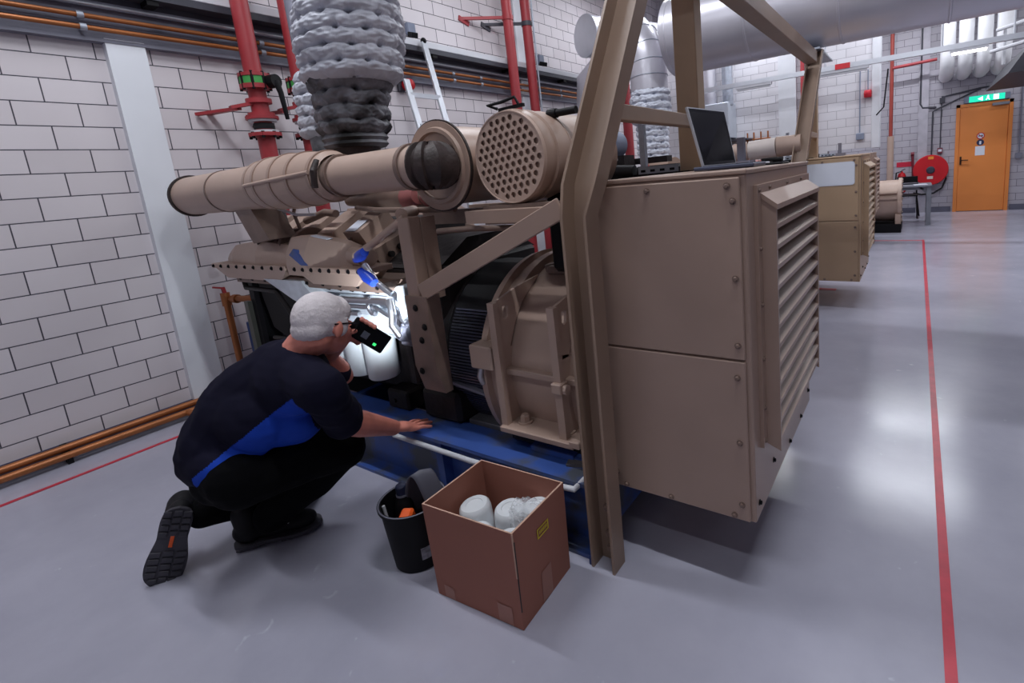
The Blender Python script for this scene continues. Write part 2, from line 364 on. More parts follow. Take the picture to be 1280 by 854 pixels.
# ------------------------------------------------------------------ the generator set
def make_genset():
    G = thing('generator_set', 'tan diesel generator set on a blue skid with the man kneeling beside it', 'generator', (-2.0, 1.85, 0), 'diesel generator sets')
    # --- skid
    sk = MB()
    for y0, y1 in ((1.27, 1.44), (2.26, 2.43)):
        sk.box(-3.45, -.93, y0, y1, .285, .30); sk.box(-3.45, -.93, y0, y1, .0, .015)
        ym = (y0+y1)/2
        sk.box(-3.45, -.93, ym-.008, ym+.008, .015, .285)
    for x in (-3.44, -2.6, -1.75, -.95): sk.box(x-.02, x+.02, 1.3, 2.4, .05, .28)
    skid = sk.build('skid', BLUE, G, 0)
    MB().box(-1.27, -1.06, 1.37, 1.43, .301, .327, .003).build('shim_plate', BLUE, skid)
    MB().box(-1.06, -.95, 1.375, 1.43, .301, .322, .003).build('shim_plate', BLUE, skid)
    MB().box(-1.70, -1.36, 1.45, 1.55, .29, .315, .003).build('mount_pad', mat('grey_mount_pad', (92, 92, 98), .6), skid)
    MB().box(-1.40, -1.0, 1.40, 1.56, .305, .375, .01).build('rubber_mount', BLACKR, skid)
    MB().tube([(-2.0, 1.262, .262), (-1.5, 1.255, .262), (-1.1, 1.258, .268), (-.985, 1.258, .28), (-.95, 1.32, .315), (-.90, 1.35, .35), (-.88, 1.365, .37)], .011).build('drain_hose', WHITE, skid)
    MB().tube([(-.93, 1.345, .315), (-.88, 1.365, .345)], .010).build('drain_hose', WHITE, skid)
    MB().bar((-1.08, 1.36, .30), (-.96, 1.40, .31), .05, .018).bar((-1.0, 1.385, .305), (-.93, 1.40, .40), .04, .016).build('cable_clamp', mat('grey_clamp', (96, 92, 92), .6), skid)
    MB().tube([(-1.0, 1.36, .43), (-.97, 1.36, .42), (-.95, 1.35, .36), (-.96, 1.35, .30)], .005).build('earth_wire', WHITE, skid)
    # --- alternator
    ay, az = 1.85, .56
    al = MB().lathe([(0, .41), (.0, .43), (.60, .43), (.60, .40)], (-1.43, ay, az), X_, 64)
    alt = al.build('alternator', TAN2, G)
    fl = MB().lathe([(0, .40), (0, .462), (.04, .472), (.046, .446), (.08, .446), (.086, .466), (.125, .466), (.13, .43)], (-1.515, ay, az), X_, 64)
    fl.build('flange', TAN2, alt)
    MB().lathe([(0, .42), (0, .455), (.03, .455), (.03, .40)], (-.895, ay, az), X_, 64).build('end_plate', TAN2, alt)
    MB().bar((-1.42, 1.41, .612), (-.88, 1.41, .612), .035, .026, b=.004).build('side_rail', TAN2, alt)
    MB().box(-1.52, -1.40, 1.345, 1.44, .625, .725, .006).build('lifting_block', TAN2, alt)
    MB().tube([(-1.50, 1.39, .63), (-1.505, 1.375, .58), (-1.50, 1.385, .545)], .014).build('cable_gland', STEEL, alt)
    for x in (-1.375, -1.085):
        g = MB()
        # tall gusset, pierced near the top
        ring = []
        poly = [(1.36, .40), (1.355, .60), (1.352, .80), (1.36, .90), (1.375, .905), (1.50, .985), (1.47, .78), (1.42, .60), (1.47, .42), (1.5, .40)]
        hc = (1.425, .855); hr = .024
        nb = len(poly)
        g.yz([(1.352, .395), (1.352, .905), (1.378, .905), (1.378, .395)], x-.016, x+.016)
        g.yz([(1.378, .395), (1.378, .60), (1.43, .60), (1.50, .42), (1.50, .395)], x-.006, x+.006)
        # upper web with a round hole
        out = [(1.378, .905), (1.378, .82), (1.378, .70), (1.43, .70), (1.475, .79), (1.53, .865), (1.66, .955), (1.50, .935)]
        inn = []
        for q in out:
            a = math.atan2(q[1]-hc[1], q[0]-hc[0]); inn.append((hc[0]+hr*.8*math.cos(a), hc[1]+hr*1.3*math.sin(a)))
        k = len(out)
        for sx in (x-.006, x+.006):
            vs = [(sx, *q) for q in out]+[(sx, *q) for q in inn]
            g.add(vs, [(i, (i+1) % k, k+(i+1) % k, k+i) for i in range(k)])
        vs = [(x-.006, *q) for q in out]+[(x+.006, *q) for q in out]; g.add(vs, [(i, (i+1) % k, k+(i+1) % k, k+i) for i in range(k)])
        vs = [(x-.006, *q) for q in inn]+[(x+.006, *q) for q in inn]; g.add(vs, [(i, (i+1) % k, k+(i+1) % k, k+i) for i in range(k)])
        g.yz([(1.36, .60), (1.44, .60), (1.46, .70), (1.378, .72)], x-.006, x+.006)
        g.build('gusset', TAN2, alt, 30, False)
    MB().box(-1.105, -1.06, 1.335, 1.385, .585, .625, .004).cyl((-1.075, 1.36, .60), (-1.045, 1.36, .60), .018).build('bolt_block', TAN2, alt)
    MB().box(-1.39, -1.03, 1.335, 1.50, .375, .398, .003).box(-1.045, -1.0, 1.33, 1.37, .385, .412, .003).build('foot', TAN2, alt)
    for x in (-1.31, -1.10):
        MB().hexbolt((x, 1.405, .398), Z_, .02, .03).build('bolt', TAN2, alt)
    MB().bar((-1.36, 1.72, .965), (-1.26, 1.75, .985), .06, .05).box(-1.33, -1.0, 1.66, 1.78, .955, .99, .01).build('terminal_cover', TANM, alt)
    # --- flywheel guard with louvred vents
    fg = MB().lathe([(0, .40), (.0, .415), (.25, .415), (.25, .40)], (-1.765, ay, az+.01), X_, 48)
    guard = fg.build('flywheel_guard', BLACK, G)
    s = MB()
    for k in range(58):
        a = PI*.80+k*PI*.62/58
        d = V((0, math.cos(a), math.sin(a))); p = V((-1.64, ay, az+.01))+d*.418
        R = Matrix((X_, X_.cross(d), d)).transposed()
        s.obb(p, (.215, .008, .0075), R)
    s.build('vent_slats', mat('guard_slats', (62, 62, 78), .35), guard)
    MB().bar((-1.77, 1.43, .50), (-1.52, 1.43, .47), .03, .012).build('guard_strip', MGREY, guard)
    # --- frame carrying the air filters
    fr = MB().box(-1.79, -1.715, 1.30, 1.36, .90, 1.255, .004).box(-1.73, -1.71, 1.36, 1.43, .90, 1.25)
    filt_frame = fr.build('filter_frame', TAN, G)
    MB().bar((-1.70, 1.30, .945), (-.95, 1.30, 1.262), .012, .07, b=.003).build('diagonal_brace', TAN, filt_frame)
    MB().bar((-1.70, 1.335, .937), (-.95, 1.335, 1.254), .07, .010).build('diagonal_brace', TAN, filt_frame)
    MB().box(-1.45, -.94, 1.36, 1.37, 1.215, 1.262).box(-1.45, -.94, 1.37, 1.42, 1.255, 1.262).build('top_rail', TAN, filt_frame)
    MB().box(-1.99, -1.45, 1.9, 1.95, 1.215, 1.262).box(-1.45, -.94, 1.98, 2.03, 1.215, 1.262).build('top_rail', TAN, filt_frame)
    MB().yz([(1.29, .93), (1.36, .93), (1.36, .50), (1.32, .50), (1.29, .62)], -1.80, -1.665).build('foot_bracket', TANM, filt_frame)
    for p in ((-1.74, 1.29, .88), (-1.73, 1.29, .74), (-1.70, 1.29, .80), (-1.76, 1.29, .60)): MB().hexbolt(p, -Y_, .010, .008).build('bolt', BLACK, filt_frame)
    MB().box(-1.44, -1.0, 1.45, 1.5, 1.20, 1.275).box(-1.93, -1.5, 1.55, 1.6, 1.20, 1.262).build('saddle', TANM, filt_frame)
    # --- perforated air filter
    fc = V((-1.278, 1.45, 1.447)); R = .172
    body = MB().lathe([(.012, .15), (.012, R), (.03, R+.004), (.045, R+.004), (.05, R-.004), (.075, R-.004), (.08, R+.004), (.10, R+.004), (.105, R), (.17, R), (.172, R+.003), (.178, R+.003), (.18, R), (.52, R), (.54, R-.02)], fc, Y_, 64, True)
    af = body.build('air_filter', TAN, G)
    pl = MB()
    pitch = .0315; hr = .0112; Rm = .152
    cells = []
    for i in range(-7, 8):
        for j in range(-8, 9):
            u = i*pitch+(j % 2)*pitch/2; w = j*pitch*.866
            cells.append((u, w))
    tilt = math.radians(8)
    for u, w in cells:
        u, w = u*math.cos(tilt)-w*math.sin(tilt), u*math.sin(tilt)+w*math.cos(tilt)
        rr = math.hypot(u, w)
        if rr > Rm+.026: continue
        hexa = [(u+pitch/1.732*math.sin(tilt*-1+k*PI/3)*1., w+pitch/1.732*math.cos(tilt*-1+k*PI/3)) for k in range(6)]
        hx = []
        hexa = [(a*min(1, .167/max(1e-6, math.hypot(a, c))), c*min(1, .167/max(1e-6, math.hypot(a, c)))) for a, c in hexa]
        for k in range(6):
            a = hexa[k]; c = hexa[(k+1) % 6]; hx += [a, ((a[0]+c[0])/2, (a[1]+c[1])/2)]
        y = fc.y
        if rr < Rm-.004:
            inn = [(u+hr*math.sin(-tilt+k*PI/6), w+hr*math.cos(-tilt+k*PI/6)) for k in range(12)]
            vs = [(fc.x+a, y, fc.z+c) for a, c in hx]+[(fc.x+a, y, fc.z+c) for a, c in inn]+[(fc.x+a, y+.006, fc.z+c) for a, c in inn]
            pl.add(vs, [(k, (k+1) % 12, 12+(k+1) % 12, 12+k) for k in range(12)]+[(12+k, 12+(k+1) % 12, 24+(k+1) % 12, 24+k) for k in range(12)])
        else:
            pl.add([(fc.x+a, y, fc.z+c) for a, c in hx], [tuple(range(12))])
    pl.lathe([(.001, .163), (-.002, .164), (-.002, R-.004), (.014, R), (.014, .163)], fc, Y_, 64, False)
    pl.build('perforated_face', TAN2, af, 30)
    MB().lathe([(.02, .0), (.02, .15)], fc, Y_, 32, False).build('filter_dark_disc', BLACK, af)  # black disc paints the dark inside seen through the holes
    MB().lathe([(.006, .155), (.008, .157)], fc+V((0, .0, 0)), Y_, 32, False).build('inner_rim', BLACK, af)
    MB().bar((-1.34, 1.50, 1.628), (-1.22, 1.50, 1.632), .014, .012).tube([(-1.33, 1.48, 1.63), (-1.36, 1.46, 1.645), (-1.30, 1.47, 1.65), (-1.26, 1.5, 1.665), (-1.24, 1.5, 1.63)], .006).build('clamp_band', BLACK, af)
    MB().cyl((-1.17, 1.62, 1.60), (-1.07, 1.62, 1.60), .014).cyl((-1.20, 1.62, 1.60), (-1.16, 1.62, 1.6), .018).build('clamp_bolt', BLACK, af)
    MB().cyl((-1.115, 1.68, 1.44), (-1.06, 1.66, 1.44), .01).build('side_stud', MGREY, af)
    # --- second air filter behind a turbo flange
    c2 = V((-1.638, 1.425, 1.447)); r2_ = .178
    f2 = MB().lathe([(0, .118), (0, .13), (-.012, .135), (-.012, .150), (0, .155), (0, r2_), (.018, r2_), (.02, r2_-.018), (.3, r2_-.018), (.303, r2_-.015), (.307, r2_-.018), (.5, r2_-.018)], c2, Y_, 64)
    af2 = f2.build('air_filter', TAN, G)
    MB().lathe([(.006, r2_), (.006, r2_+.006), (.016, r2_+.006), (.016, r2_)], c2, Y_, 64, False).build('clamp_band', DRUST, af2)
    key = [V(q) for q in ((-1.605, 1.32, 1.447), (-1.580, 1.324, 1.447), (-1.563, 1.336, 1.447), (-1.566, 1.356, 1.447), (-1.584, 1.380, 1.447), (-1.61, 1.41, 1.447), (-1.625, 1.43, 1.447))]
    pts = []; 
    for p, q in zip(key, key[1:]): pts += [p.lerp(q, k/4) for k in range(4)]
    rs = [.078 if (i//2) % 2 else .093 for i in range(len(pts))]
    MB().tube(pts, rs, 28).build('bellows', DRUST, af2, 20)
    # --- charge air pipe
    cp = MB().tube([(-1.60, 1.32, 1.447), (-2.14, 1.31, 1.45), (-2.20, 1.305, 1.45), (-2.75, 1.30, 1.45), (-2.76, 1.30, 1.45), (-3.70, 1.30, 1.45)], [.084, .084, .10, .10, .112, .112], 40)
    pipe = cp.build('intake_pipe', TAN2, G)
    MB().lathe([(0, .085), (0, .091), (.02, .091), (.02, .085)], (-1.66, 1.318, 1.448), X_, 40, False).build('pipe_collar', TANM, pipe)
    MB().lathe([(0, .085), (0, .094), (.015, .094), (.015, .085)], (-2.12, 1.31, 1.45), X_, 40, False).build('pipe_collar', TANM, pipe)
    jk = [(0, .112), (.03, .120), (.10, .126), (.30, .128), (.48, .118), (.62, .108), (.64, .09)]
    jacket = MB().lathe(jk, (-2.78, 1.30, 1.455), X_, 40, False).build('pipe_jacket', TAN2, pipe)
    for x, r in ((-2.76, .119), (-2.66, .126), (-2.50, .128), (-2.36, .122), (-2.20, .111)):
        MB().lathe([(0, r-.004), (0, r+.004), (.022, r+.004), (.022, r-.004)], (x, 1.30, 1.455), X_, 40, False).build('jacket_band', TAN, jacket)
    MB().tube([(-2.74, 1.178, 1.455), (-2.50, 1.168, 1.462), (-2.17, 1.188, 1.475)], .009).build('jacket_rod', TAN2, jacket)
    MB().tube([(-2.16, 1.23, 1.52), (-2.15, 1.20, 1.48), (-2.165, 1.205, 1.41)], .015).build('scorched_joint', DRUST, jacket)
    MB().lathe([(0, .112), (0, .116), (.012, .116), (.012, .112)], (-3.22, 1.3, 1.45), X_, 40, False).build('pipe_collar', TANM, pipe)
    ep = arc((-3.70, 1.42, 1.45), .12, -PI/2, -PI, X_, Y_, 8)
    MB().tube(ep+[V((-3.82, 1.62, 1.45))], .112, 32).build('pipe_elbow', TAN2, pipe)
    MB().lathe([(0, .112), (0, .124), (.018, .124), (.018, .112)], (-3.70, 1.3, 1.45), X_, 40, False).build('hose_clamp', DRUST, pipe)
    # --- duct from pipe down to the after-cooler
    MB().prism([(-3.13, 1.27, 1.36), (-2.94, 1.27, 1.35), (-2.80, 1.27, 1.18), (-2.98, 1.27, 1.16)], (0, .14, 0)).build('air_duct', TANM, G)
    MB().cyl((-3.10, 1.42, 1.33), (-3.02, 1.40, 1.15), .09).build('air_duct', DARKM, G)
    # --- after-cooler housings and their bolted flanges on the near bank
    prof = [(1.285, 1.04), (1.295, 1.10), (1.33, 1.165), (1.375, 1.17), (1.43, 1.12), (1.43, 1.0), (1.29, 1.0)]
    def taper(mb, x0, x1, pf, s0, s1, z0=1.03):
        a = [V((x0, 1.43+(y-1.43)*s0, z0+(z-z0)*s0)) for y, z in pf]; b = [V((x1, 1.43+(y-1.43)*s1, z0+(z-z0)*s1)) for y, z in pf]
        k = len(pf)
        return mb.add(a+b, [tuple(range(k)), tuple(range(k, 2*k))[::-1]]+[(i, (i+1) % k, k+(i+1) % k, k+i) for i in range(k)])
    h = MB(); taper(h, -2.68, -2.50, prof, 1.12, 1.15); taper(h, -2.50, -2.26, prof, 1.15, .88); taper(h, -2.26, -2.20, prof, .88, .70)
    hr_ = h.build('aftercooler_housing', TAN2, G, 20)
    MB().bar((-2.50, 1.335, 1.188), (-2.36, 1.335, 1.170), .03, .004).build('data_plate', WPLATE, hr_)
    # abstract blue maker badge on the housing
    bd = MB().prism([(-2.64, 1.275, 1.10), (-2.60, 1.28, 1.13), (-2.56, 1.285, 1.125), (-2.50, 1.27, 1.07), (-2.47, 1.268, 1.05), (-2.53, 1.268, 1.05)], (0, -.004, 0))
    bd.build('badge', BLUE, hr_, 0)
    MB().cyl((-2.22, 1.36, 1.085), (-2.12, 1.35, 1.08), .045).cyl((-2.12, 1.35, 1.08), (-2.08, 1.35, 1.08), .036).build('housing_neck', TAN2, hr_)
    h = MB(); taper(h, -3.62, -3.40, prof, .35, .80); taper(h, -3.40, -3.05, prof, .80, 1.0); taper(h, -3.05, -2.72, prof, 1.0, .75)
    hl = h.build('aftercooler_housing', TAN2, G, 20)
    for x, r in ((-3.02, .10), (-2.95, .09), (-2.88, .10), (-2.80, .085), (-2.74, .105)):
        MB().cyl((x, 1.44, 1.12), (x+.035, 1.435, 1.115), r).build('hose_ring', TANM, hl)
    for x0, x1, nm in ((-3.56, -2.70, 9), (-2.63, -2.03, 8)):
        f = MB().box(x0, x1, 1.265, 1.42, 1.015, 1.042, .003).prism([(x0+.05, 1.268, 1.015), (x1, 1.268, 1.015), (x1-.1, 1.285, .955), (x0+.14, 1.285, .955)], (0, .12, 0))
        fo = f.build('bolted_flange', TAN2, G)
        for k in range(nm):
            x = x0+.03+(x1-x0-.06)*k/(nm-1)
            MB().hexbolt((x, 1.265, 1.029), -Y_, .0075, .007).build('bolt', BLACK, fo)
    lw = MB().box(-3.35, -1.95, 1.30, 1.5, .93, .975)
    lo = lw.build('lower_rail', TANM, G)
    for k in range(10): MB().hexbolt((-3.3+k*.145, 1.30, .952), -Y_, .007, .007).build('bolt', BLACK, lo)
    # --- cylinder heads and rocker covers of the near and far banks
    for side in (1, -1):
        def yy(y): return y if side == 1 else 3.7-y
        hd = MB().yz([(yy(1.45), 1.09), (yy(1.685), 1.17), (yy(1.70), 1.0), (yy(1.53), .95)], -3.45, -2.22)
        ho = hd.build('cylinder_head', TANM, G, 20)
        for k in range(5):
            x1 = -2.30-k*.235; x0 = x1-.135
            a = (yy(1.45), 1.185); b = (yy(1.625), 1.283); dn = (.04*side, -.075)
            r = MB().yz([a, b, (b[0]+dn[0], b[1]+dn[1]), (a[0]+dn[0], a[1]+dn[1])], x0, x1)
            r.yz([(a[0]+dn[0]*.85-.008*side, a[1]+dn[1]*.85-.005), (b[0]+dn[0]*.85+.008*side, b[1]+dn[1]*.85+.004), (b[0]+dn[0]*1.2+.008*side, b[1]+dn[1]*1.2), (a[0]+dn[0]*1.2-.008*side, a[1]+dn[1]*1.2)], x0-.012, x1+.012)
            ro = r.build('rocker_cover', TAN2, ho, 20)
            if side == 1:
                MB().hexbolt(((x0+x1)/2, yy(1.447), 1.15), -Y_, .009, .01).build('cover_bolt', TANM, ro)
                if k == 0:
                    MB().prism([(x0+.02, 1.452, 1.190), (x1-.03, 1.452, 1.190), (x1-.03, 1.53, 1.2345), (x0+.02, 1.53, 1.2345)], (0, -.001, .002)).build('rocker_label', WPLATE, ro, 0)
        if side == 1:
            for p in ((-2.222, 1.55, 1.06), (-2.222, 1.61, 1.09), (-2.222, 1.63, 1.04), (-2.222, 1.57, 1.0)): MB().cyl(p, (p[0]+.02, p[1], p[2]), .016, n=12).build('core_plug', DARKM, ho)
    MB().cyl((-2.37, 1.72, 1.28), (-2.37, 1.72, 1.31), .035).cyl((-2.37, 1.72, 1.31), (-2.37, 1.72, 1.325), .06, .05).build('filler_cap', WHITE, G)
    # intake plenum and piping in the vee under the big pipe
    MB().box(-3.4, -2.1, 1.72, 1.98, 1.0, 1.22, .02).build('plenum', DARKM, G)
    MB().tube([(-2.6, 1.62, 1.34), (-2.25, 1.60, 1.33), (-2.05, 1.6, 1.335), (-1.95, 1.65, 1.32)], [.03, .045, .06, .05], 20).build('turbo_pipe', TANM, G)
    MB().ell((-1.93, 1.62, 1.33), (.06, .06, .06)).cyl((-2.06, 1.585, 1.325), (-1.98, 1.58, 1.335), .055, .04).build('turbo_housing', mat('red_oxide_casting', (150, 90, 88), .5), G)
    MB().tube([(-2.45, 1.56, 1.30), (-2.2, 1.5, 1.285), (-1.9, 1.47, 1.275), (-1.60, 1.45, 1.27)], .013).build('fuel_line', TANM, G)
    MB().tube([(-2.92, 1.40, 1.33), (-2.78, 1.42, 1.29), (-2.66, 1.45, 1.285)], .008).build('breather_hose', WHITE, G)
    MB().tube([(-2.83, 1.45, 1.20), (-2.81, 1.42, 1.30), (-2.83, 1.45, 1.36)], .009).tube([(-2.85, 1.5, 1.25), (-2.65, 1.5, 1.29), (-2.55, 1.5, 1.28)], .02).build('fuel_line', TANM, G)
    MB().tube([(-1.62, 1.36, 1.19), (-1.5, 1.42, 1.19), (-1.25, 1.5, 1.18)], .012).build('dip_stick', TANM, G)
    MB().tube([(-2.07, 1.27, 1.10), (-1.95, 1.29, 1.155), (-1.755, 1.32, 1.255)], .0165).build('coolant_tube', TAN2, G)
    MB().tube([(-1.79, 1.33, 1.268), (-1.82, 1.36, 1.27), (-1.86, 1.45, 1.272)], .025).build('coolant_elbow', TAN2, G)
    for p, q in (((-2.10, 1.29, 1.08), (-1.99, 1.265, 1.12)), ((-2.05, 1.27, 1.035), (-1.95, 1.26, .985))):
        MB().tube([p, tuple((a+b)/2 for a, b in zip(p, q)), q], [.017, .026, .019], 14).build('protective_cap', BCAP, G)
    MB().tube([(-2.03, 1.28, 1.06), (-1.96, 1.28, .98), (-1.90, 1.30, .93)], .014).build('fuel_line', STEEL, G)
    # --- engine block, sump, front cover
    MB().box(-3.42, -1.80, 1.50, 2.20, .34, 1.02, .03).yz([(1.5, 1.0), (2.2, 1.0), (2.0, 1.12), (1.7, 1.12)], -3.4, -1.82).build('engine_block', DARKM, G)
    MB().yz([(1.56, .38), (2.14, .38), (2.0, .12), (1.7, .12)], -3.3, -1.85).build('sump', BLACK, G)
    MB().box(-3.50, -3.40, 1.40, 2.30, .40, .98, .02).build('front_cover', BLACK, G)
    MB().box(-3.52, -3.47, 1.375, 1.40, .40, .78).build('cover_edge', mat('olive_strip', (86, 86, 78), .6), G)
    MB().xz([(-3.40, .93), (-2.72, .93), (-2.80, .70), (-3.1, .55), (-3.30, .62)], 1.42, 1.5).build('side_panel', BLACK, G)
    MB().tube([(-3.42, 1.36, .95), (-3.38, 1.35, .88), (-3.0, 1.34, .88), (-2.92, 1.34, .80), (-2.78, 1.35, .62)], .014).build('oil_line', DARKM, G)
    MB().tube([(-3.2, 1.37, .58), (-2.9, 1.36, .60), (-2.7, 1.36, .585)], .012).build('oil_line', DARKM, G)
    MB().box(-2.86, -2.80, 1.34, 1.38, .53, .60, .01).bar((-2.9, 1.36, .56), (-2.74, 1.36, .575), .025, .025).build('sensor_block', MGREY, G)
    # tapered lower elbow with blue badge
    MB().prism([(-2.98, 1.28, .965), (-2.60, 1.28, .965), (-2.48, 1.30, .84), (-2.60, 1.31, .80), (-2.76, 1.30, .86)], (0, .12, 0)).build('lower_elbow', LITW, G)  # tan elbow in the pale tone, its white-lit patch painted in
    MB().prism([(-2.555, 1.28, .88), (-2.49, 1.287, .86), (-2.50, 1.293, .82), (-2.57, 1.293, .80)], (0, -.004, 0)).build('badge', BLUED, G, 0)
    # --- lit side of the engine: steel pipes, castings painted pale as lamp glare, three white oil filters
    lt = MB().box(-2.72, -1.90, 1.355, 1.5, .895, .948, .008).box(-2.72, -1.95, 1.36, 1.5, .70, .815, .02).box(-2.70, -1.93, 1.43, 1.5, .66, .895, .01)
    lt.build('oil_cooler', LITW, G)
    MB().tube([(-2.62, 1.335, .865), (-2.0, 1.335, .88), (-1.95, 1.335, .85), (-1.88, 1.34, .79)], .016).build('fuel_line', STEEL, G)
    MB().tube([(-2.62, 1.345, .832), (-2.10, 1.345, .842), (-2.0, 1.35, .80)], .010).build('fuel_line', STEEL, G)
    MB().tube([(-2.58, 1.35, .79), (-2.25, 1.35, .80)], .012).build('fuel_line', STEEL, G)
    MB().tube(arc((-2.10, 1.33, .85), .035, PI/2, PI*1.6, X_, Z_, 10), .010).build('pipe_clip', STEEL, G)
    for k in range(7): MB().hexbolt((-2.58+k*.1, 1.355, .922), -Y_, .010, .012).build('bolt', DARKM, G)
    MB().tube([(-1.93, 1.31, .90), (-1.90, 1.29, .84), (-1.915, 1.29, .79), (-1.885, 1.30, .74)], .018).build('fuel_hose', STEEL, G)
    MB().tube([(-1.90, 1.35, .95), (-1.88, 1.33, .88), (-1.85, 1.32, .82)], .018).build('fuel_hose', LITW, G)
    MB().cyl((-1.91, 1.33, .74), (-1.84, 1.33, .75), .035).box(-1.94, -1.86, 1.33, 1.4, .68, .78, .01).build('fuel_pump', MGREY, G)
    MB().box(-1.955, -1.90, 1.36, 1.40, .48, .70, .01).build('pump_bracket', DARKM, G)
    MB().box(-1.885, -1.825, 1.38, 1.42, .50, .66, .012).build('relay_box', WHITE, G)
    for x, zb in ((-2.185, .475), (-2.345, .475), (-2.49, .475)):
        fo = MB().lathe([(0, .055), (.004, .068), (.012, .073), (.225, .076), (.235, .07)], (x, 1.385, zb), Z_, 32).build('oil_filter', FILT, G)
        MB().lathe([(.215, .06), (.215, .05), (.26, .05)], (x, 1.40, zb), Z_, 24).build('filter_head', DARKM, fo)
    MB().lathe([(0, .05), (.01, .062), (.22, .062)], (-2.64, 1.42, .42), Z_, 24).build('oil_filter', FILT, G)
        # mounts and flywheel housing low down
    MB().box(-2.22, -2.06, 1.40, 1.5, .30, .40, .01).cyl((-2.16, 1.39, .345), (-2.16, 1.40, .345), .012).build('engine_mount', DARKM, G)
    MB().lathe([(0, .38), (.10, .40), (.12, .40)], (-1.90, 1.85, .58), X_, 40).build('flywheel_housing', DARKM, G)
    MB().box(-1.95, -1.70, 1.40, 1.6, .30, .45, .02).build('starter_cover', DARKM, G)
    # --- cabinet at the alternator end
    x0, x1, y0, y1, z0, z1 = -.888, -.390, 1.392, 2.315, .25, 1.322
    cb = MB().box(x0, x1, y0, y1, z0, z1, .004).box(x0-.004, x1+.004, y0-.006, y1+.006, z1-.001, z1+.012, .003)
    cab = cb.build('cabinet', TAN, G)
    MB().box(x0+.002, x1-.016, 1.381, 1.392, .786, z1-.008, .003).build('upper_panel', TAN, cab)
    MB().box(x0+.002, x1-.016, 1.381, 1.392, z0+.004, .780, .003).build('lower_panel', TAN, cab)
    bl = [(-.845, z1-.03), (-.685, z1-.03), (-.44, z1-.03), (-.875, 1.265), (-.875, 1.08), (-.878, .86), (-.425, 1.25), (-.425, 1.03), (-.425, .83),
          (-.878, .75), (-.878, .55), (-.875, .31), (-.84, .268), (-.67, .268), (-.455, .268), (-.43, .73), (-.43, .52), (-.43, .31)]
    base = None
    for bx, bz in bl:
        if base is None: base = MB().hexbolt((bx, 1.381, bz), -Y_, .0068, .008).build('bolt', TANM, cab); ref = (bx, bz)
        else:
            q = base.copy(); q.location = (bx-ref[0], 0, bz-ref[1]); C.objects.link(q)
    for yy_, zz in ((1.43, .30), (1.62, .34), (1.88, .275), (2.10, .275), (2.27, .32), (2.27, .4)): MB().hexbolt((x1, yy_, zz), X_, .0065, .007).build('bolt', BLACK, cab)
    lv = MB()
    X0 = x1; fx = x1+.012
    ya, yb, za, zb = 1.46, 2.28, .472, 1.285
    lv.box(X0, fx, ya, yb, za, zb)
    hx = -.336
    for yA, yB in ((1.498, 1.510), (2.228, 2.240)):
        lv.prism([(fx-.003, yA, 1.2585), (hx, yA, 1.2225), (hx, yA, .452), (fx-.003, yA, .472)], (0, yB-yA, 0))
    lv.prism([(fx-.004, 1.495, 1.264), (hx+.004, 1.495, 1.2265), (hx+.004, 1.495, 1.2115), (fx-.004, 1.495, 1.249)], (0, .748, 0))
    for k in range(12):
        z = 1.16-k*.0612
        lv.prism([(fx+.0015, 1.508, z+.032), (hx-.001, 1.508, z+.008), (hx-.001, 1.508, z-.006), (hx-.006, 1.508, z-.006), (hx-.006, 1.508, z+.004), (fx+.0015, 1.508, z+.027)], (0, .724, 0))
    lo = lv.build('louvre', TAN, cab, 20)
    MB().box(fx-.001, fx+.001, 1.511, 2.227, .475, 1.247).build('louvre_backing', BLACK, cab)
    for bz in (1.27, 1.1, .93, .76, .60, .49): MB().hexbolt((fx, 1.478, bz), X_, .0055, .005).build('bolt', TANM, cab)
    for by in (1.6, 1.85, 2.1): MB().hexbolt((fx, by, 1.272), X_, .0055, .005).build('bolt', TANM, cab)
    MB().box(-.89, -.80, 1.5, 2.2, .32, .42).build('support_arm', BLACK, cab)
    # galvanised strut frame and black hose behind the cabinet
    st = MB().box(-1.18, -.965, 2.30, 2.304, 1.335, 1.375).box(-1.18, -.965, 2.30, 2.32, 1.372, 1.376)
    sto = st.build('strut_rail', GALV, G)
    for k in range(4): MB().box(-1.165+k*.052, -1.14+k*.052, 2.298, 2.2995, 1.348, 1.36).build('slot', BLACK, sto)
    MB().box(-1.168, -1.14, 2.305, 2.335, 1.335, 1.62).build('strut_post', GALV, sto)
    MB().box(-.665, -.635, 2.25, 2.28, 1.335, 1.46).box(-.68, -.60, 2.2, 2.3, 1.334, 1.36).build('strut_post', MGREY, sto)
    MB().tube([(-1.42, 2.3, 1.37), (-1.36, 2.3, 1.373), (-1.2, 2.3, 1.36)], .028, 16).build('cable_hose', BLACKR, G)
    MB().box(-1.25, -.95, 1.6, 2.3, .98, 1.30, .02).build('junction_box', BLACK, G)
    MB().box(-1.45, -.9, 2.29, 2.33, .3, 1.34).build('rear_frame', BLACK, G)
    return G
gen1 = make_genset()
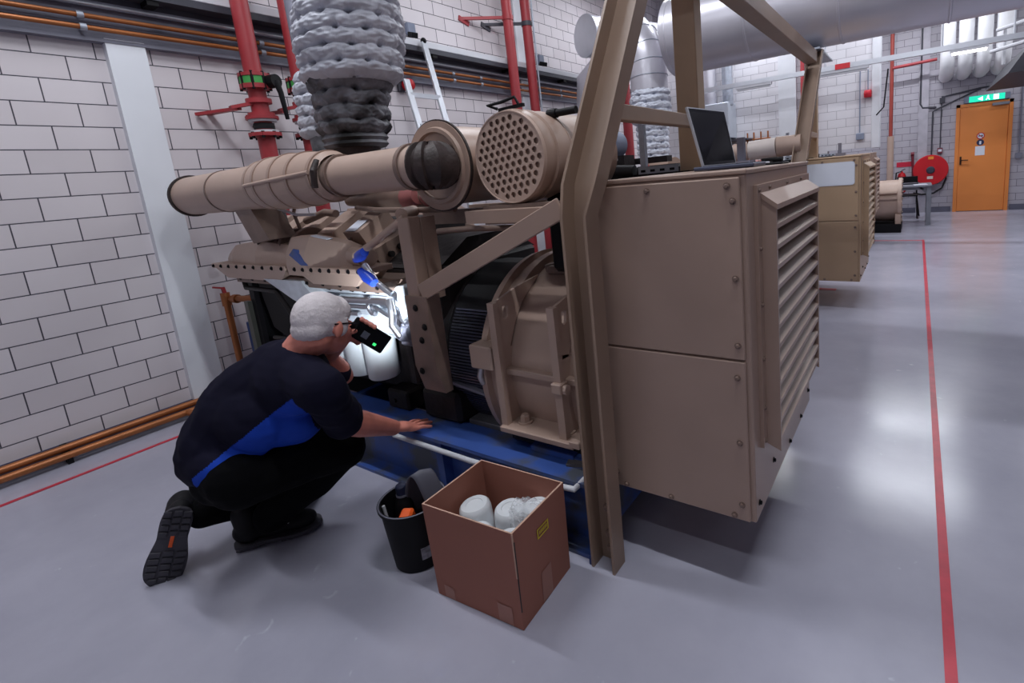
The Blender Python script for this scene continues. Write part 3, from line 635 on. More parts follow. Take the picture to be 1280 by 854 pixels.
# ------------------------------------------------------------------ steel A-frames, ducts, risers
def make_aframe(label):
    A = thing('steel_gantry', label, 'gantry', (-.9, 1.7, 0), 'tan steel A-frames')
    # near leg: channel section, upright to z 1.32 then leaning in
    def chan(mb, p0, p1, w, f, t=.010):
        p0 = V(p0); p1 = V(p1)
        d = (p1-p0).normalized(); n = d.cross(X_).normalized()   # n points away from the camera side
        if n.y < 0: n = -n
        def slab(xa, xb, na, nb):
            mb.hexa([p0+X_*xa+n*na, p0+X_*xb+n*na, p0+X_*xb+n*nb, p0+X_*xa+n*nb, p1+X_*xa+n*na, p1+X_*xb+n*na, p1+X_*xb+n*nb, p1+X_*xa+n*nb])
        slab(-w/2, w/2, f-t, f); slab(-w/2, -w/2+t, 0, f); slab(w/2-t, w/2, 0, f)
        return mb
    def run(st, f=.072, t=.010):
        mb = MB(); n = len(st); vs = []
        for x, y, z, w_ in st:
            a = w_/2
            for dx, dy in ((-a, 0), (-a, f), (a, f), (a, 0), (a-t, 0), (a-t, f-t), (-a+t, f-t), (-a+t, 0)): vs.append((x+dx, y+dy, z))
        fs = [(i*8+j, i*8+(j+1) % 8, (i+1)*8+(j+1) % 8, (i+1)*8+j) for i in range(n-1) for j in range(8)]
        for o in (0, (n-1)*8): fs += [(o, o+1, o+6, o+7), (o+1, o+2, o+5, o+6), (o+2, o+3, o+4, o+5)]
        return mb.add(vs, fs)
    leg = run([(-.885, 1.245, 0, .095), (-.872, 1.245, 1.235, .095), (-.853, 1.262, 1.335, .125), (-.790, 1.74, 2.28, .125)]).build('leg', TAN_G, A, 25)
    MB().box(-.945, -.925, 1.25, 1.33, .0, .03).build('foot_pad', BLUED, A)
    for z in (.05, .11, .21): MB().hexbolt((-.885, 1.305, z), -Y_, .010, .010).build('bolt', TANM, leg)
    m = MB().box(-.985, -.875, 2.37, 2.46, .0, 2.28, .004)
    m.build('leg', TAN_Y, A)
    MB().bar((-.85, 1.47, 1.553), (-.895, 2.37, 1.562), .05, .052, b=.003).build('cross_beam', TAN_G, A)
    MB().box(-.93, -.74, 1.66, 2.48, 2.275, 2.29).box(-.86, -.80, 1.85, 2.2, 2.29, 2.325).build('saddle_plate', GALV, A)
    return A
fr1 = make_aframe('tan steel A-frame gantry standing against the near genset between alternator and cabinet')
fr2 = copy_tree(fr1); fr2.location.y += 3.4; fr2['label'] = 'tan steel A-frame gantry standing over the second genset, seen right of centre under the duct'
tag(MB().bar((-.81, 2.3, 2.21), (-.81, 5.05, 2.21), .10, .10, b=.004).build('steel_beam', TAN_G), 'horizontal tan steel beam joining the tops of the two A-frames', 'beam')
def make_duct(y, z, xl, xr, r, label):
    D = thing('ventilation_duct', label, 'duct', (xl, y, z), 'round silver ducts over the gensets')
    MB().cyl((xl, y, z), (xr, y, z), r, n=64).build('duct_pipe', DUCTM, D)
    x = xl+.04
    while x < xr:
        MB().lathe([(0, r), (.006, r+.006), (.018, r+.006), (.024, r)], (x, y, z), X_, 64, False).build('duct_seam', DUCTM, D); x += .78
    return D
make_duct(2.02, 2.68, -2.02, 4.8, .36, 'big silver duct over the near genset, only its end showing at the top edge')
make_duct(5.30, 2.70, -2.20, 4.8, .375, 'long silver round duct resting on the far A-frame across the top of the photo')
def quilt(mb, cx, cy, prof, rows, cols, depth, seed, n=160, lean=(0, 0)):
    z0 = prof[0][0]; z1 = prof[-1][0]
    def rad(z):
        for (a, ra), (b, rb) in zip(prof, prof[1:]):
            if a <= z <= b: return ra+(rb-ra)*(z-a)/(b-a)
        return prof[-1][1]
    m = rows*16
    H = (z1-z0)/rows
    def fn(u, v):
        z = z0+(z1-z0)*v; a = 2*PI*u; t = v*rows
        w1 = noise.noise(V((math.cos(a)*2+seed, math.sin(a)*2, z*7)))
        w2 = noise.noise(V((math.cos(a)*5+seed, math.sin(a)*5, z*30)))
        w3 = noise.noise(V((math.cos(a)*9, math.sin(a)*9+seed, z*70)))
        tt = t+.22*w1
        k = math.floor(tt); ph = tt-k
        crease = -.24*math.exp(-(min(ph, 1-ph)/.09)**2)*(.75+.9*w1)
        pit = 0
        for kk in (k, k+1):
            off = .5*(kk % 2); uu = u*cols+off+.12*w1
            du = (uu-round(uu)); dv = tt-kk
            pit -= 1.0*math.exp(-((du/.12)**2+(dv/.17)**2))
            pit -= .16*math.exp(-((du/.05)**2+(dv/.5)**2))
        puff = .28*math.sin(PI*ph)
        r = rad(z)+depth*(puff+crease+pit+.35*w1+.26*w2+.16*w3)
        return V((cx+lean[0]*(z-z0)+r*math.cos(a), cy+lean[1]*(z-z0)+r*math.sin(a), z))
    mb.grid(fn, n, m, True)
    w = n
    o = len(mb.v)-n*(m+1)
    mb.f.append([o+i for i in range(n)][::-1]); mb.mi.append(mb.m); mb.f.append([o+m*n+i for i in range(n)]); mb.mi.append(mb.m)
    return mb
R1 = thing('exhaust_riser', 'fat quilted exhaust riser with a scorched lower half above the near engine', 'exhaust', (-2.37, 1.6, 1.58))
quilt(MB(), -2.36, 1.60, [(1.90, .20), (1.93, .228), (2.08, .238), (2.22, .235), (2.30, .215)], 6, 11, .034, 1, lean=(.16, 0)).build('upper_quilt', QUILT, R1, 0)
quilt(MB(), -2.415, 1.60, [(1.66, .145), (1.70, .165), (1.80, .165), (1.88, .18), (1.93, .20)], 4, 7, .032, 5, lean=(.12, 0)).build('lower_quilt', QUILTB, R1, 0)
MB().lathe([(0, .12), (0, .14), (.015, .155), (.03, .145), (.045, .158), (.06, .15), (.07, .14)], (-2.42, 1.6, 1.60), Z_, 48).build('flange', QUILTB, R1)
MB().cyl((-2.42, 1.6, 1.44), (-2.42, 1.6, 1.60), .11).build('outlet_stub', DRUST, R1)
MB().tube([(-2.30, 1.6, 2.27), (-2.30, 1.6, 2.45), (-2.26, 1.68, 2.58), (-2.18, 1.85, 2.66), (-2.04, 2.0, 2.68)], .19, 32).build('riser_elbow', DUCTM, R1)
R3 = thing('exhaust_pipe', 'slim quilted pipe rising left of the fat exhaust riser', 'exhaust', (-2.87, 1.7, 1.55))
quilt(MB(), -2.87, 1.7, [(1.70, .095), (1.74, .115), (2.0, .105), (2.06, .085)], 6, 5, .026, 9, 64).build('quilt', QUILT, R3, 0)
MB().tube([(-2.80, 1.68, 1.48), (-2.82, 1.69, 1.58), (-2.86, 1.70, 1.72)], [.10, .085, .08], 20).build('lower_sleeve', QUILTB, R3)
MB().tube([(-2.87, 1.7, 2.03), (-2.95, 1.71, 2.2), (-2.97, 1.72, 4.55)], .045, 16).build('upper_pipe', MGREY, R3)
R2 = thing('exhaust_riser', 'white quilted exhaust riser bending up into the duct behind the A-frame', 'exhaust', (-2.50, 5.28, 1.3))
quilt(MB(), -2.50, 5.28, [(1.86, .18), (1.90, .215), (2.18, .215), (2.24, .19)], 5, 7, .035, 3).build('upper_quilt', QUILTW, R2, 0)
quilt(MB(), -2.50, 5.28, [(1.46, .14), (1.49, .17), (1.78, .175), (1.86, .17)], 6, 7, .03, 4).build('lower_quilt', QUILTW, R2, 0)
e = MB().tube([(-2.50, 5.28, 1.5), (-2.49, 5.27, 1.44), (-2.40, 5.22, 1.37), (-2.2, 5.15, 1.36)], [.13, .135, .135, .12], 24).build('manifold_elbow', TAN, R2)
pts = [V((-2.50, 5.28, 2.22)), V((-2.50, 5.28, 2.36)), V((-2.51, 5.29, 2.50)), V((-2.54, 5.31, 2.64)), V((-2.61, 5.36, 2.77)), V((-2.72, 5.43, 2.88)), V((-2.88, 5.54, 2.97)), V((-3.06, 5.68, 3.03)), V((-3.16, 5.78, 3.05))]
el = MB().tube(pts, .205, 40).build('duct_elbow', DUCTM, R2)
for i in (1, 2, 3, 4, 5, 6):
    d = (pts[i+1]-pts[i-1]).normalized(); MB().lathe([(-.006, .205), (-.003, .210), (.003, .210), (.006, .205)], pts[i], d, 40, False).build('seam', GALV, el)
T = thing('duct_tee', 'small silver capped duct with an elbow hanging near the left wall behind the A-frame', 'duct', (-3.75, 6.2, 2.2))
n_ = V((.40, .92, 0)).normalized(); c_ = V((-3.55, 5.73, 3.09))
MB().lathe([(0, .245), (1.5, .245)], c_, n_, 40).build('tee_barrel', DUCTM, T)
MB().lathe([(-.012, .235), (-.006, .255), (.03, .255)], c_, n_, 40).build('end_cap', ALU, T)
MB().tube([c_+n_*.34, c_+n_*.28+V((0, 0, -.3)), V((-3.67, 5.92, 2.58)), V((-3.70, 5.92, 2.24)), V((-3.70, 5.92, 2.12))], .17, 28).build('tee_elbow', DUCTM, T)
MB().lathe([(0, .17), (0, .20), (.05, .20), (.05, .17)], (-3.70, 5.92, 2.10), Z_, 28).build('collar', MGREY, T)
MB().cyl((-3.70, 5.92, .0), (-3.70, 5.92, 2.12), .09).build('drop_pipe', MGREY, T)
# ------------------------------------------------------------------ red pipes
def red_riser(x, y, r, z0, z1, label, valve=True, lever=False, group=None):
    P = thing('red_pipe', label, 'pipe', (x, y, 0), group)
    MB().cyl((x, y, 0), (x, y, z1), r, n=28).build('tube', RED, P)
    if valve:
        for z, rr, h in ((2.235, r*1.75, .022), (2.155, r*1.75, .03), (2.06, r*1.45, .03), (1.975, r*1.5, .02), (1.95, r*1.85, .022), (1.835, r*1.85, .024)):
            MB().cyl((x, y, z), (x, y, z+h), rr, n=28).build('flange', RED, P)
        MB().cyl((x, y, 2.185), (x, y, 2.235), r*1.65, n=24).build('valve_ring', GREEN, P)
        MB().cyl((x, y, 1.935), (x, y, 1.95), r*1.6, n=24).cyl((x, y, 1.859), (x, y, 1.875), r*1.6, n=24).build('gasket', WHITE, P)
        MB().lathe([(0, r*1.1), (.02, r*1.25), (.04, r*1.1)], (x, y, 1.885), Z_, 24).build('rubber_joint', BLACKR, P)
        for k in range(8):
            a = k*PI/4+.2; q = V((x+math.cos(a)*r*1.65, y+math.sin(a)*r*1.65, 0))
            MB().cyl(q+Z_*1.82, q+Z_*1.865, .011, n=8).build('flange_bolt', BLACK, P)
            q = V((x+math.cos(a)*r*1.6, y+math.sin(a)*r*1.6, 0)); MB().cyl(q+Z_*2.145, q+Z_*2.265, .010, n=8).build('flange_bolt', BLACK, P)
        MB().bar((x, y-.04, 2.06), (x-.02, y-.18, 2.025), .05, .022).bar((WX+.02, y-.30, 2.005), (x-.02, y-.12, 2.025), .035, .02).bar((WX, y-.22, 2.015), (x, y-.16, 2.015), .03, .02).build('wall_bracket', RED, P)
    if lever:
        L = MB().cyl((x+r*1.2, y+.06, 2.20), (x+r*2.4, y+.08, 2.20), .045).build('valve_actuator', BLACK, P)
        MB().tube([(x+r*2.2, y+.08, 2.20), (x+r*2.5, y+.09, 2.12), (x+r*2.6, y+.10, 1.94)], [.022, .018, .013]).build('valve_lever', BLACK, L)
    return P
red_riser(-3.9, 1.885, .055, 0, 4.55, 'red pipe with a black valve lever, leftmost of the two beside the fat exhaust riser', True, True)
red_riser(-3.9, 2.20, .052, 0, 4.55, 'red flanged pipe half hidden by the slim quilted pipe', True, False)
for y, lb in ((4.68, 'left of the two plain red pipes rising behind the perforated air filter'), (5.015, 'right of the two plain red pipes rising behind the perforated air filter')):
    P = red_riser(-3.9, y, .056, 0, 4.55, lb, False)
    MB().bar((-3.9, y, 3.18+.0), (WX, y-.45, 3.14), .03, .03).bar((WX, y-.50, 3.14), (WX, y-.36, 3.10), .03, .05).cyl((-3.9, y, 3.15), (-3.9, y, 3.20), .064).build('wall_bracket', RED if y < 5 else DGREY, P)
    if y > 5: MB().cyl((-3.82, y+.02, 0), (-3.82, y+.02, 4.55), .01).build('thin_tube', GALV, P)
for y, lb in ((7.35, 'red pipe seen through the A-frame left of the white exhaust riser'),):
    red_riser(-3.9, y, .075, 0, 4.55, lb, False)
# ------------------------------------------------------------------ ladder, bell, lamps on the left wall
Ld = thing('ladder', 'aluminium ladder leaning on the left wall beside the exhaust riser', 'ladder', (-3.7, 3.3, 0))
a0, a1 = V((-3.35, 3.13, 0)), V((-3.93, 3.13, 2.73)); b0, b1 = V((-3.35, 3.52, 0)), V((-3.93, 3.52, 2.86))
b1 = a1+V((0, .33, .0)); b0 = a0+V((0, .33, 0))
a1 = a0+(a1-a0)*.86
for p, q in ((a0, a1), (b0, b1)): MB().bar(p, q, .028, .06, up=(0, 1, 0), b=.004).build('rail', ALU, Ld)
for k in range(9):
    t = (.25+.28*k)/2.73
    if t > .9: break
    p = a0+(b1-b0)*t
    MB().bar(p, p+V((0, .33, 0)), .03, .04).build('rung', ALU, Ld)
MB().ell(b1+V((0, 0, .01)), (.03, .025, .03)).build('end_cap', BLACK, Ld)
B = thing('alarm_bell', 'red round alarm sounder on the left wall behind the ladder', 'alarm', (WX+.0, 3.33, 2.37))
MB().box(WX-.001, WX+.04, 3.26, 3.33, 2.30, 2.42, .008).build('back_box', DGREY, B)
MB().lathe([(0, .05), (.04, .06), (.07, .05), (.085, .02)], (WX+.04, 3.34, 2.36), X_, 24).build('dome', REDB, B)
for y, z, lb in ((3.50, 2.87, 'small white floodlight clamped above the ledge by the ladder'), (5.53, 2.87, 'small white floodlight above the ledge right of the red pipes')):
    E = thing('floodlight', lb, 'lamp', (WX, y, z), 'wall floodlights over the ledge')
    MB().box(WX, WX+.05, y-.05, y+.05, z-.03, z+.08, .01).build('housing', GREYB, E)
    MB().bar((WX+.04, y-.02, z-.03), (WX+.13, y-.04, z-.06), .06, .05, b=.006).build('lamp_head', BLACK, E)
# ------------------------------------------------------------------ the kneeling man
P = thing('person', 'kneeling man with white hair, dark navy and blue shirt, holding a phone to the engine', 'person', (-2.1, .75, 0))
Nk = V((-1.835, .875, .85)); Hc = V((-1.795, .935, .912))
hf = V((-.22, .93, -.36)).normalized(); hr = hf.cross(Z_).normalized(); hu = hr.cross(hf).normalized()
HR = Matrix((hr, hf, hu)).transposed()
def hp(r, f, u): return Hc+hr*r+hf*f+hu*u
shR, elR, wrR = V((-1.655, .815, .735)), V((-1.795, .945, .525)), V((-1.86, 1.175, .372))
shL, elL, wrL = V((-2.02, .90, .77)), V((-2.07, 1.12, .60)), V((-1.975, 1.03, .735))
hipR, knR, anR = V((-1.98, .64, .43)), V((-1.93, .99, .36)), V((-2.17, .775, .12))
hipL, knL, anL = V((-2.18, .68, .43)), V((-2.36, 1.0, .075)), V((-2.335, .615, .19))
pel, mid, che = V((-2.07, .655, .46)), V((-2.00, .74, .62)), V((-1.895, .83, .74))
b = MB()
# head
b.ell(hp(0, -.012, .018), (.079, .098, .092), 24, HR)
b.ell(hp(0, .03, -.045), (.060, .065, .062), 20, HR)
b.ell(hp(0, .062, -.075), (.036, .030, .026), 16, HR)
b.ell(hp(0, .095, -.022), (.012, .018, .022), 12, HR); b.ell(hp(0, .085, .012), (.045, .02, .014), 12, HR)
b.ell(hp(0, .083, -.058), (.024, .012, .006), 12, HR)
for s in (-1, 1):
    b.ell(hp(.081*s, -.008, -.018), (.011, .019, .031), 14, HR)
    b.ell(hp(.045*s, .06, -.02), (.022, .02, .02), 12, HR)
limb(b, [hp(0, -.03, -.05), Nk+V((0, 0, .0)), che], [.060, .062, .09])
# torso under the clothes
b.ell(che, (.15, .10, .12), 20); b.ell(mid, (.14, .10, .12), 20); b.ell(pel, (.15, .12, .11), 20)
limb(b, [che, shR], [.08, .055]); limb(b, [che, shL], [.08, .055])
# arms
limb(b, [shR, shR.lerp(elR, .5), elR], [.055, .054, .051]); limb(b, [elR, elR.lerp(wrR, .3), elR.lerp(wrR, .65), wrR], [.052, .052, .042, .033])
limb(b, [shL, elL], [.05, .04]); limb(b, [elL, elL.lerp(wrL, .35), wrL], [.04, .042, .027])
for h, k, a in ((hipR, knR, anR), (hipL, knL, anL)): limb(b, [h, k], [.08, .055]); limb(b, [k, a], [.05, .035])
# right hand flat on the skid rail, fingers forward
b.ell(wrR+V((.0, .045, -.016)), (.046, .055, .022), 16, Matrix.Rotation(-.38, 3, 'X'))
b.ell(wrR+V((.0, .078, -.032)), (.047, .034, .017), 16, Matrix.Rotation(-.4, 3, 'X'))
for dx, ln, y0 in ((-.036, .078, .090), (-.012, .088, .097), (.013, .082, .095), (.036, .064, .084)):
    k = wrR+V((dx, y0, -.038)); q1 = k+V((dx*.25, ln*.42, -.002)); q2 = k+V((dx*.42, ln*.75, -.012)); q3 = k+V((dx*.5, ln, -.018))
    limb(b, [k-V((0, .03, -.01)), k, q1, q2, q3], [.0105, .0105, .0095, .0088, .0078], 10)
t0 = wrR+V((-.026, .03, -.02)); limb(b, [t0, t0+V((-.026, .03, -.018)), t0+V((-.034, .058, -.027))], [.015, .012, .0095], 10)
# left hand closing round the end of the phone
pL, pR = V((-1.792, 1.04, .876)), V((-1.734, 1.12, .779)); pax = (pR-pL).normalized()
pn = V((.80, -.55, .25)); pn = (pn-pax*pn.dot(pax)).normalized(); pv = pax.cross(pn).normalized()
if pv.z < 0: pv = -pv
PR = Matrix((pax, pv, pn)).transposed(); pc = (pL+pR)/2
def pp(a, v, n): return pc+pax*a+pv*v+pn*n
pal = pp(-.075, -.048, -.012)
limb(b, [wrL, wrL.lerp(pal, .55), pal], [.028, .032, .034], 14)
b.ell(pp(-.065, -.03, -.026), (.036, .034, .016), 14, PR)
for i, (a0_, ln) in enumerate(((-.075, .056), (-.056, .064), (-.037, .062), (-.019, .052))):
    limb(b, [pp(a0_+.004, -.046, -.018), pp(a0_+.012, -.012, -.021), pp(a0_+.016, .025, -.019), pp(a0_+.018, .039, -.004), pp(a0_+.018, .034, .012)], [.0105, .010, .0092, .0088, .008], 10)
limb(b, [pp(-.082, -.05, .0), pp(-.073, -.035, .017), pp(-.052, -.012, .0165)], [.015, .0125, .010], 10)
body = remesh('body', b, SKIN, P, .0046, 3)
# hair: close-cropped, thin on the crown
h = MB()
h.ell(hp(0, -.022, .024), (.084, .096, .094), 28, HR); h.ell(hp(0, -.055, -.022), (.070, .054, .050), 24, HR)
h.ell(hp(0, .03, .048), (.070, .058, .062), 20, HR)
for s in (-1, 1): h.ell(hp(.066*s, .012, -.004), (.018, .034, .040), 14, HR)
hair = remesh('hair', h, HAIR, P, .005, 4, lambda p: .0012*noise.noise(p*60)+.0008*noise.noise(p*170))
# shirt
s = MB()
s.ell(che+V((-.005, -.005, -.01)), (.185, .125, .14), 24, Matrix.Rotation(-.5, 3, 'X')); s.ell(mid+V((-.01, -.005, 0)), (.185, .135, .14), 24); s.ell(pel+V((-.015, .01, .015)), (.18, .15, .115), 24); s.ell(mid+V((.05, .08, -.03)), (.15, .13, .12), 20)
limb(s, [pel+V((-.05, -.01, .03)), mid+V((-.06, -.01, .02)), che+V((-.05, 0, .01))], [.135, .14, .12])
limb(s, [che+V((.0, 0, .02)), shR], [.10, .076]); limb(s, [che+V((0, 0, .02)), shL], [.10, .078]); limb(s, [Nk+V((-.01, -.01, -.05)), che], [.068, .11])
limb(s, [shR, shR.lerp(elR, .5), shR.lerp(elR, .90)], [.076, .072, .072]); limb(s, [shL, shL.lerp(elL, .8)], [.078, .066])
def folds(p):
    q = V((p.x*1.0+p.z*.9, p.y*1.4, p.z*1.0-p.x*.5))
    return .008*noise.noise(q*7)+.004*noise.noise(V((q.x*22, q.y*9, q.z*9)))
shirt = remesh('shirt', s, [NAVY, ROYAL], P, .0052, 14, folds)
L0, L1 = V((-1.985, .58, .44)), V((-1.735, .82, .665))
off = rootloc(P); pn_ = (L1-L0).cross(V((-.8, .5, -.2))).normalized()
if pn_.z > 0: pn_ = -pn_
for f in shirt.data.polygons:
    c = f.center+off
    d = elR-shR; t = max(0, min(1, (c-shR).dot(d)/d.length_squared))
    if (c-L0).dot(pn_) > -.065 and (c-(shR+d*t)).length > .088 and c.x > -2.03 and c.y < .98 and (c-shL).length > .2: f.material_index = 1
# trousers
s = MB()
s.ell(pel+V((0, .01, -.055)), (.160, .140, .090), 24)
limb(s, [hipR+V((0, 0, -.02)), hipR.lerp(knR, .55)+V((0, .02, .015)), knR], [.098, .106, .086]); limb(s, [knR, knR.lerp(anR, .45), anR+V((0, 0, .0))], [.080, .085, .066])
limb(s, [hipL, hipL.lerp(knL, .55), knL], [.11, .095, .072]); limb(s, [knL, knL.lerp(anL, .4), anL], [.072, .073, .060])
limb(s, [hipR, pel+V((0, 0, -.03)), hipL], [.11, .12, .11])
remesh('trousers', s, TROUS, P, .008, 6, lambda p: .005*noise.noise(p*13))
# shoes
def shoe(heel, ax, nrm, name, sole_label):
    """heel: sole centre at the heel; ax: heel->toe; nrm: out of the sole (away from the foot)"""
    ax = V(ax).normalized(); nrm = V(nrm); nrm = (nrm-ax*nrm.dot(ax)).normalized(); sd = ax.cross(nrm)
    def q(a, s_, n_): return V(heel)+ax*a+sd*s_-nrm*n_
    R = Matrix((ax, sd, -nrm)).transposed()
    u = MB()
    u.ell(q(.05, 0, .055), (.058, .042, .05), 16, R); u.ell(q(.15, 0, .048), (.085, .045, .042), 16, R); u.ell(q(.235, .002, .038), (.062, .046, .034), 16, R)
    limb(u, [q(.055, 0, .05), q(.05, 0, .13)], [.046, .05])
    up_ = remesh(name, u, SHOEM, P, .006, 4)
    out = [(-.008, .0), (.0, .034), (.03, .049), (.08, .049), (.12, .046), (.17, .058), (.22, .066), (.27, .060), (.302, .036), (.312, 0)]
    out = [(a_, w_*.98) for a_, w_ in out]
    for _ in range(2):
        n2 = [out[0]]
        for (a1, w1), (a2, w2) in zip(out, out[1:]): n2 += [(a1*.75+a2*.25, w1*.75+w2*.25), (a1*.25+a2*.75, w1*.25+w2*.75)]
        out = n2+[out[-1]]
    poly = [q(a, w, .016) for a, w in out]+[q(a, -w, .016) for a, w in out[::-1][1:-1]]
    so = MB().prism(poly, nrm*.014)
    tr = so
    for i in range(11):
        a = .012+i*.0265
        if .098 < a < .15: continue
        w = .046 if a < .1 else (.059 if a < .26 else .044)
        for j in (-1, 0, 1):
            tr.obb(q(a+.004*abs(j), j*w*.66, .0), (.020, w*.56, .008), R, .002)
    sole = tr.build('sole', SOLE, up_, 0)
    MB().obb(q(.122, 0, .0), (.05, .012, .004), R, .001).build('orange_insert', ORANGE, sole)
    return up_
shoe((-2.285, .535, .268), (-.20, -.28, -.85), (.90, -.40, .10), 'shoe', '')
sh2 = shoe((-2.275, .675, .014), (.58, .81, 0), (0, 0, -1), 'shoe', '')
for k in range(3): MB().tube([(-2.185+.02*k, .775+.028*k, .105-.012*k), (-2.165+.02*k, .755+.028*k, .10-.012*k)], .004, 8).build('lace', WHITE, sh2)
# glasses
g = MB().tube([hp(.085, -.03, .0), hp(.083, .03, .008), hp(.072, .085, .006)], .0028, 8)
for s_ in (-1, 1): g.tube([hp(.034*s_+.026*math.cos(a*PI/8), .098-.004*abs(math.cos(a*PI/8)), -.004+.018*math.sin(a*PI/8)) for a in range(17)], .002, 8)
g.tube([hp(-.085, -.03, 0), hp(-.083, .03, .008), hp(-.072, .085, .006)], .0028, 8)
g.build('glasses', BLACK, P)
# phone with its lamp on
F = thing('phone', 'black phone held in the left hand of the man, its lamp lighting the engine', 'phone', tuple(pc))
MB().obb(pc, (.152, .075, .011), PR, .004).build('case', BLACK, F)
MB().obb(pp(.008, 0, .0062), (.125, .066, .001), PR).build('screen', SCREEN, F)
MB().obb(pp(.036, -.019, .0070), (.012, .010, .0008), PR, .0003).build('green_icon', emis('green_glow', (60, 230, 120), 1.2), F)
MB().obb(pp(-.012, -.006, .0069), (.026, .026, .0006), PR).build('screen_image', mat('dim_screen_image', (80, 84, 96), .3), F)
MB().cyl(pp(.0, .018, -.0058), pp(.0, .018, -.0072), .005, n=12).build('lamp_lens', emis('lamp_glow', (235, 245, 255), 60), F)
li = bpy.data.lights.new('phone_lamp', 'SPOT'); li.energy = 125; li.spot_size = 1.55; li.spot_blend = 1.0; li.shadow_soft_size = .012; li.color = (.82, .92, 1)
lo = bpy.data.objects.new('phone_lamp', li); C.objects.link(lo); lo.parent = F
lp = pp(.05, .018, -.012); tgt = V((-2.14, 1.38, .90))
lp = pp(.0, .018, -.014)
lo.location = lp-pc; lo.rotation_euler = (tgt-lp).to_track_quat('-Z', 'Y').to_euler()
# ------------------------------------------------------------------ cardboard box with filters
a, l, r = V((-.981, .931, 0)), V((-1.339, .907, 0)), V((-.998, 1.205, 0)); f = V((-1.352, 1.185, 0))
bx = thing('cardboard_box', 'open brown cardboard box standing on the floor in front of the blue skid', 'box', (-1.17, 1.06, 0))
cor = [a, r, f, l]; hgt = [.343, .335, .34, .345]; cen = (a+r+f+l)/4
def inset(p, d): return p+(cen-p).normalized()*d
w = MB(); w.m = 0
k = 4
ob = [p+V((0, 0, .001)) for p in cor]; ot = [p+(p-cen).normalized()*.008+V((0, 0, h)) for p, h in zip(cor, hgt)]
ib = [inset(p, .008)+V((0, 0, .008)) for p in cor]; it = [inset(p, .006)+(p-cen).normalized()*.006+V((0, 0, h)) for p, h in zip(cor, hgt)]
w.add(ob+ot, [(i, (i+1) % 4, 4+(i+1) % 4, 4+i) for i in range(4)]+[(3, 2, 1, 0)])
w.add(ib+it, [(4+i, 4+(i+1) % 4, (i+1) % 4, i) for i in range(4)]+[(0, 1, 2, 3)])
w.m = 1
w.add(ot+it, [(i, (i+1) % 4, 4+(i+1) % 4, 4+i) for i in range(4)])
w.build('carton', [CARD, CARDE], bx, 0, True)
MB().bar(ot[0]+V((0, 0, -.002)), ot[0].lerp(ob[0], .45), .004, .004).build('torn_corner', CARDE, bx)
MB().tube([ot[0]+V((.002, .003, -.03)), ot[0].lerp(ob[0], .8)+V((.002, 0, 0))], .0018, 6).build('corner_seam', INK, bx)
def onface(p0, p1, t, z, n=.0015):
    d = (p1-p0); q = p0+d*t; o = V((d.y, -d.x, 0)).normalized()
    if o.dot(q-cen) < 0: o = -o
    return q+o*n+V((0, 0, z))+ (q-cen).normalized()*.008*z/.34
def patch(p0, p1, t0, t1, z0, z1, sk=0): return [onface(p0, p1, t0, z0), onface(p0, p1, t1, z0+sk), onface(p0, p1, t1, z1+sk), onface(p0, p1, t0, z1)]
MB().add(patch(l, a, .74, .90, .005, .07), [(0, 1, 2, 3)]).build('tape', TAPE, bx, 0)
MB().add(patch(l, a, .10, .22, .005, .05), [(0, 1, 2, 3)]).build('tape', TAPE, bx, 0)
MB().add(patch(a, r, .40, .60, .005, .115), [(0, 1, 2, 3)]).build('tape', TAPE, bx, 0)
yl = MB()
for t0, t1, z0, z1 in ((.40, .62, .238, .243), (.40, .62, .268, .273), (.40, .42, .238, .273), (.60, .62, .238, .273)):
    yl.add(patch(a, r, t0, t1, z0, z1, .0), [(0, 1, 2, 3)])
for i in range(6): yl.add(patch(a, r, .44+i*.026, .458+i*.026, .25, .262), [(0, 1, 2, 3)])
yl.build('yellow_print', YELL, bx, 0)
can = MB().lathe([(0, .05), (.0, .055), (.20, .056), (.215, .053), (.222, .046), (.222, .030), (.219, .028)], (0, 0, 0), Z_, 36)
labs = ['white oil filter can at the back left inside the cardboard box', 'white oil filter can in the middle of the cardboard box', 'white oil filter can wrapped in clear film inside the cardboard box', 'white oil filter can at the front corner inside the cardboard box', 'white oil filter can under the clear film near the right edge of the box']
first = None
for i, (x, y, z) in enumerate(((-1.270, 1.075, .028), (-1.165, 1.115, .022), (-1.075, 1.135, .03), (-1.065, 1.005, .012), (-1.19, 1.0, .0))):
    if first is None:
        o = can.build('oil_filter', FILT); first = o
    else:
        o = first.copy(); C.objects.link(o)
    o.location = (x, y, .009+z*1.0); tag(o, labs[i], 'oil filter', 'new filters in the cardboard box')
    if z: o.rotation_euler = ((.06, -.05, 0), (.03, .04, 0), (-.10, .04, 0), (.02, .01, 0), (0, 0, 0))[i]
    o.location.z = .012+z
g = MB()
def film(u, v):
    aa = 2*PI*u; rr = .055+.022*v+.012*noise.noise(V((math.cos(aa)*3, math.sin(aa)*3, v*5)))
    return V((-1.08+rr*math.cos(aa), 1.11+rr*.8*math.sin(aa)*.9, .285-.075*v+.014*noise.noise(V((math.cos(aa)*5, math.sin(aa)*5, v*8)))))
g.grid(film, 40, 10, True); g.f.append(list(range(40))); g.mi.append(0)
tag(g.build('plastic_film', PLAST, None, 0), 'crumpled clear plastic film over the filters in the cardboard box', 'plastic film')
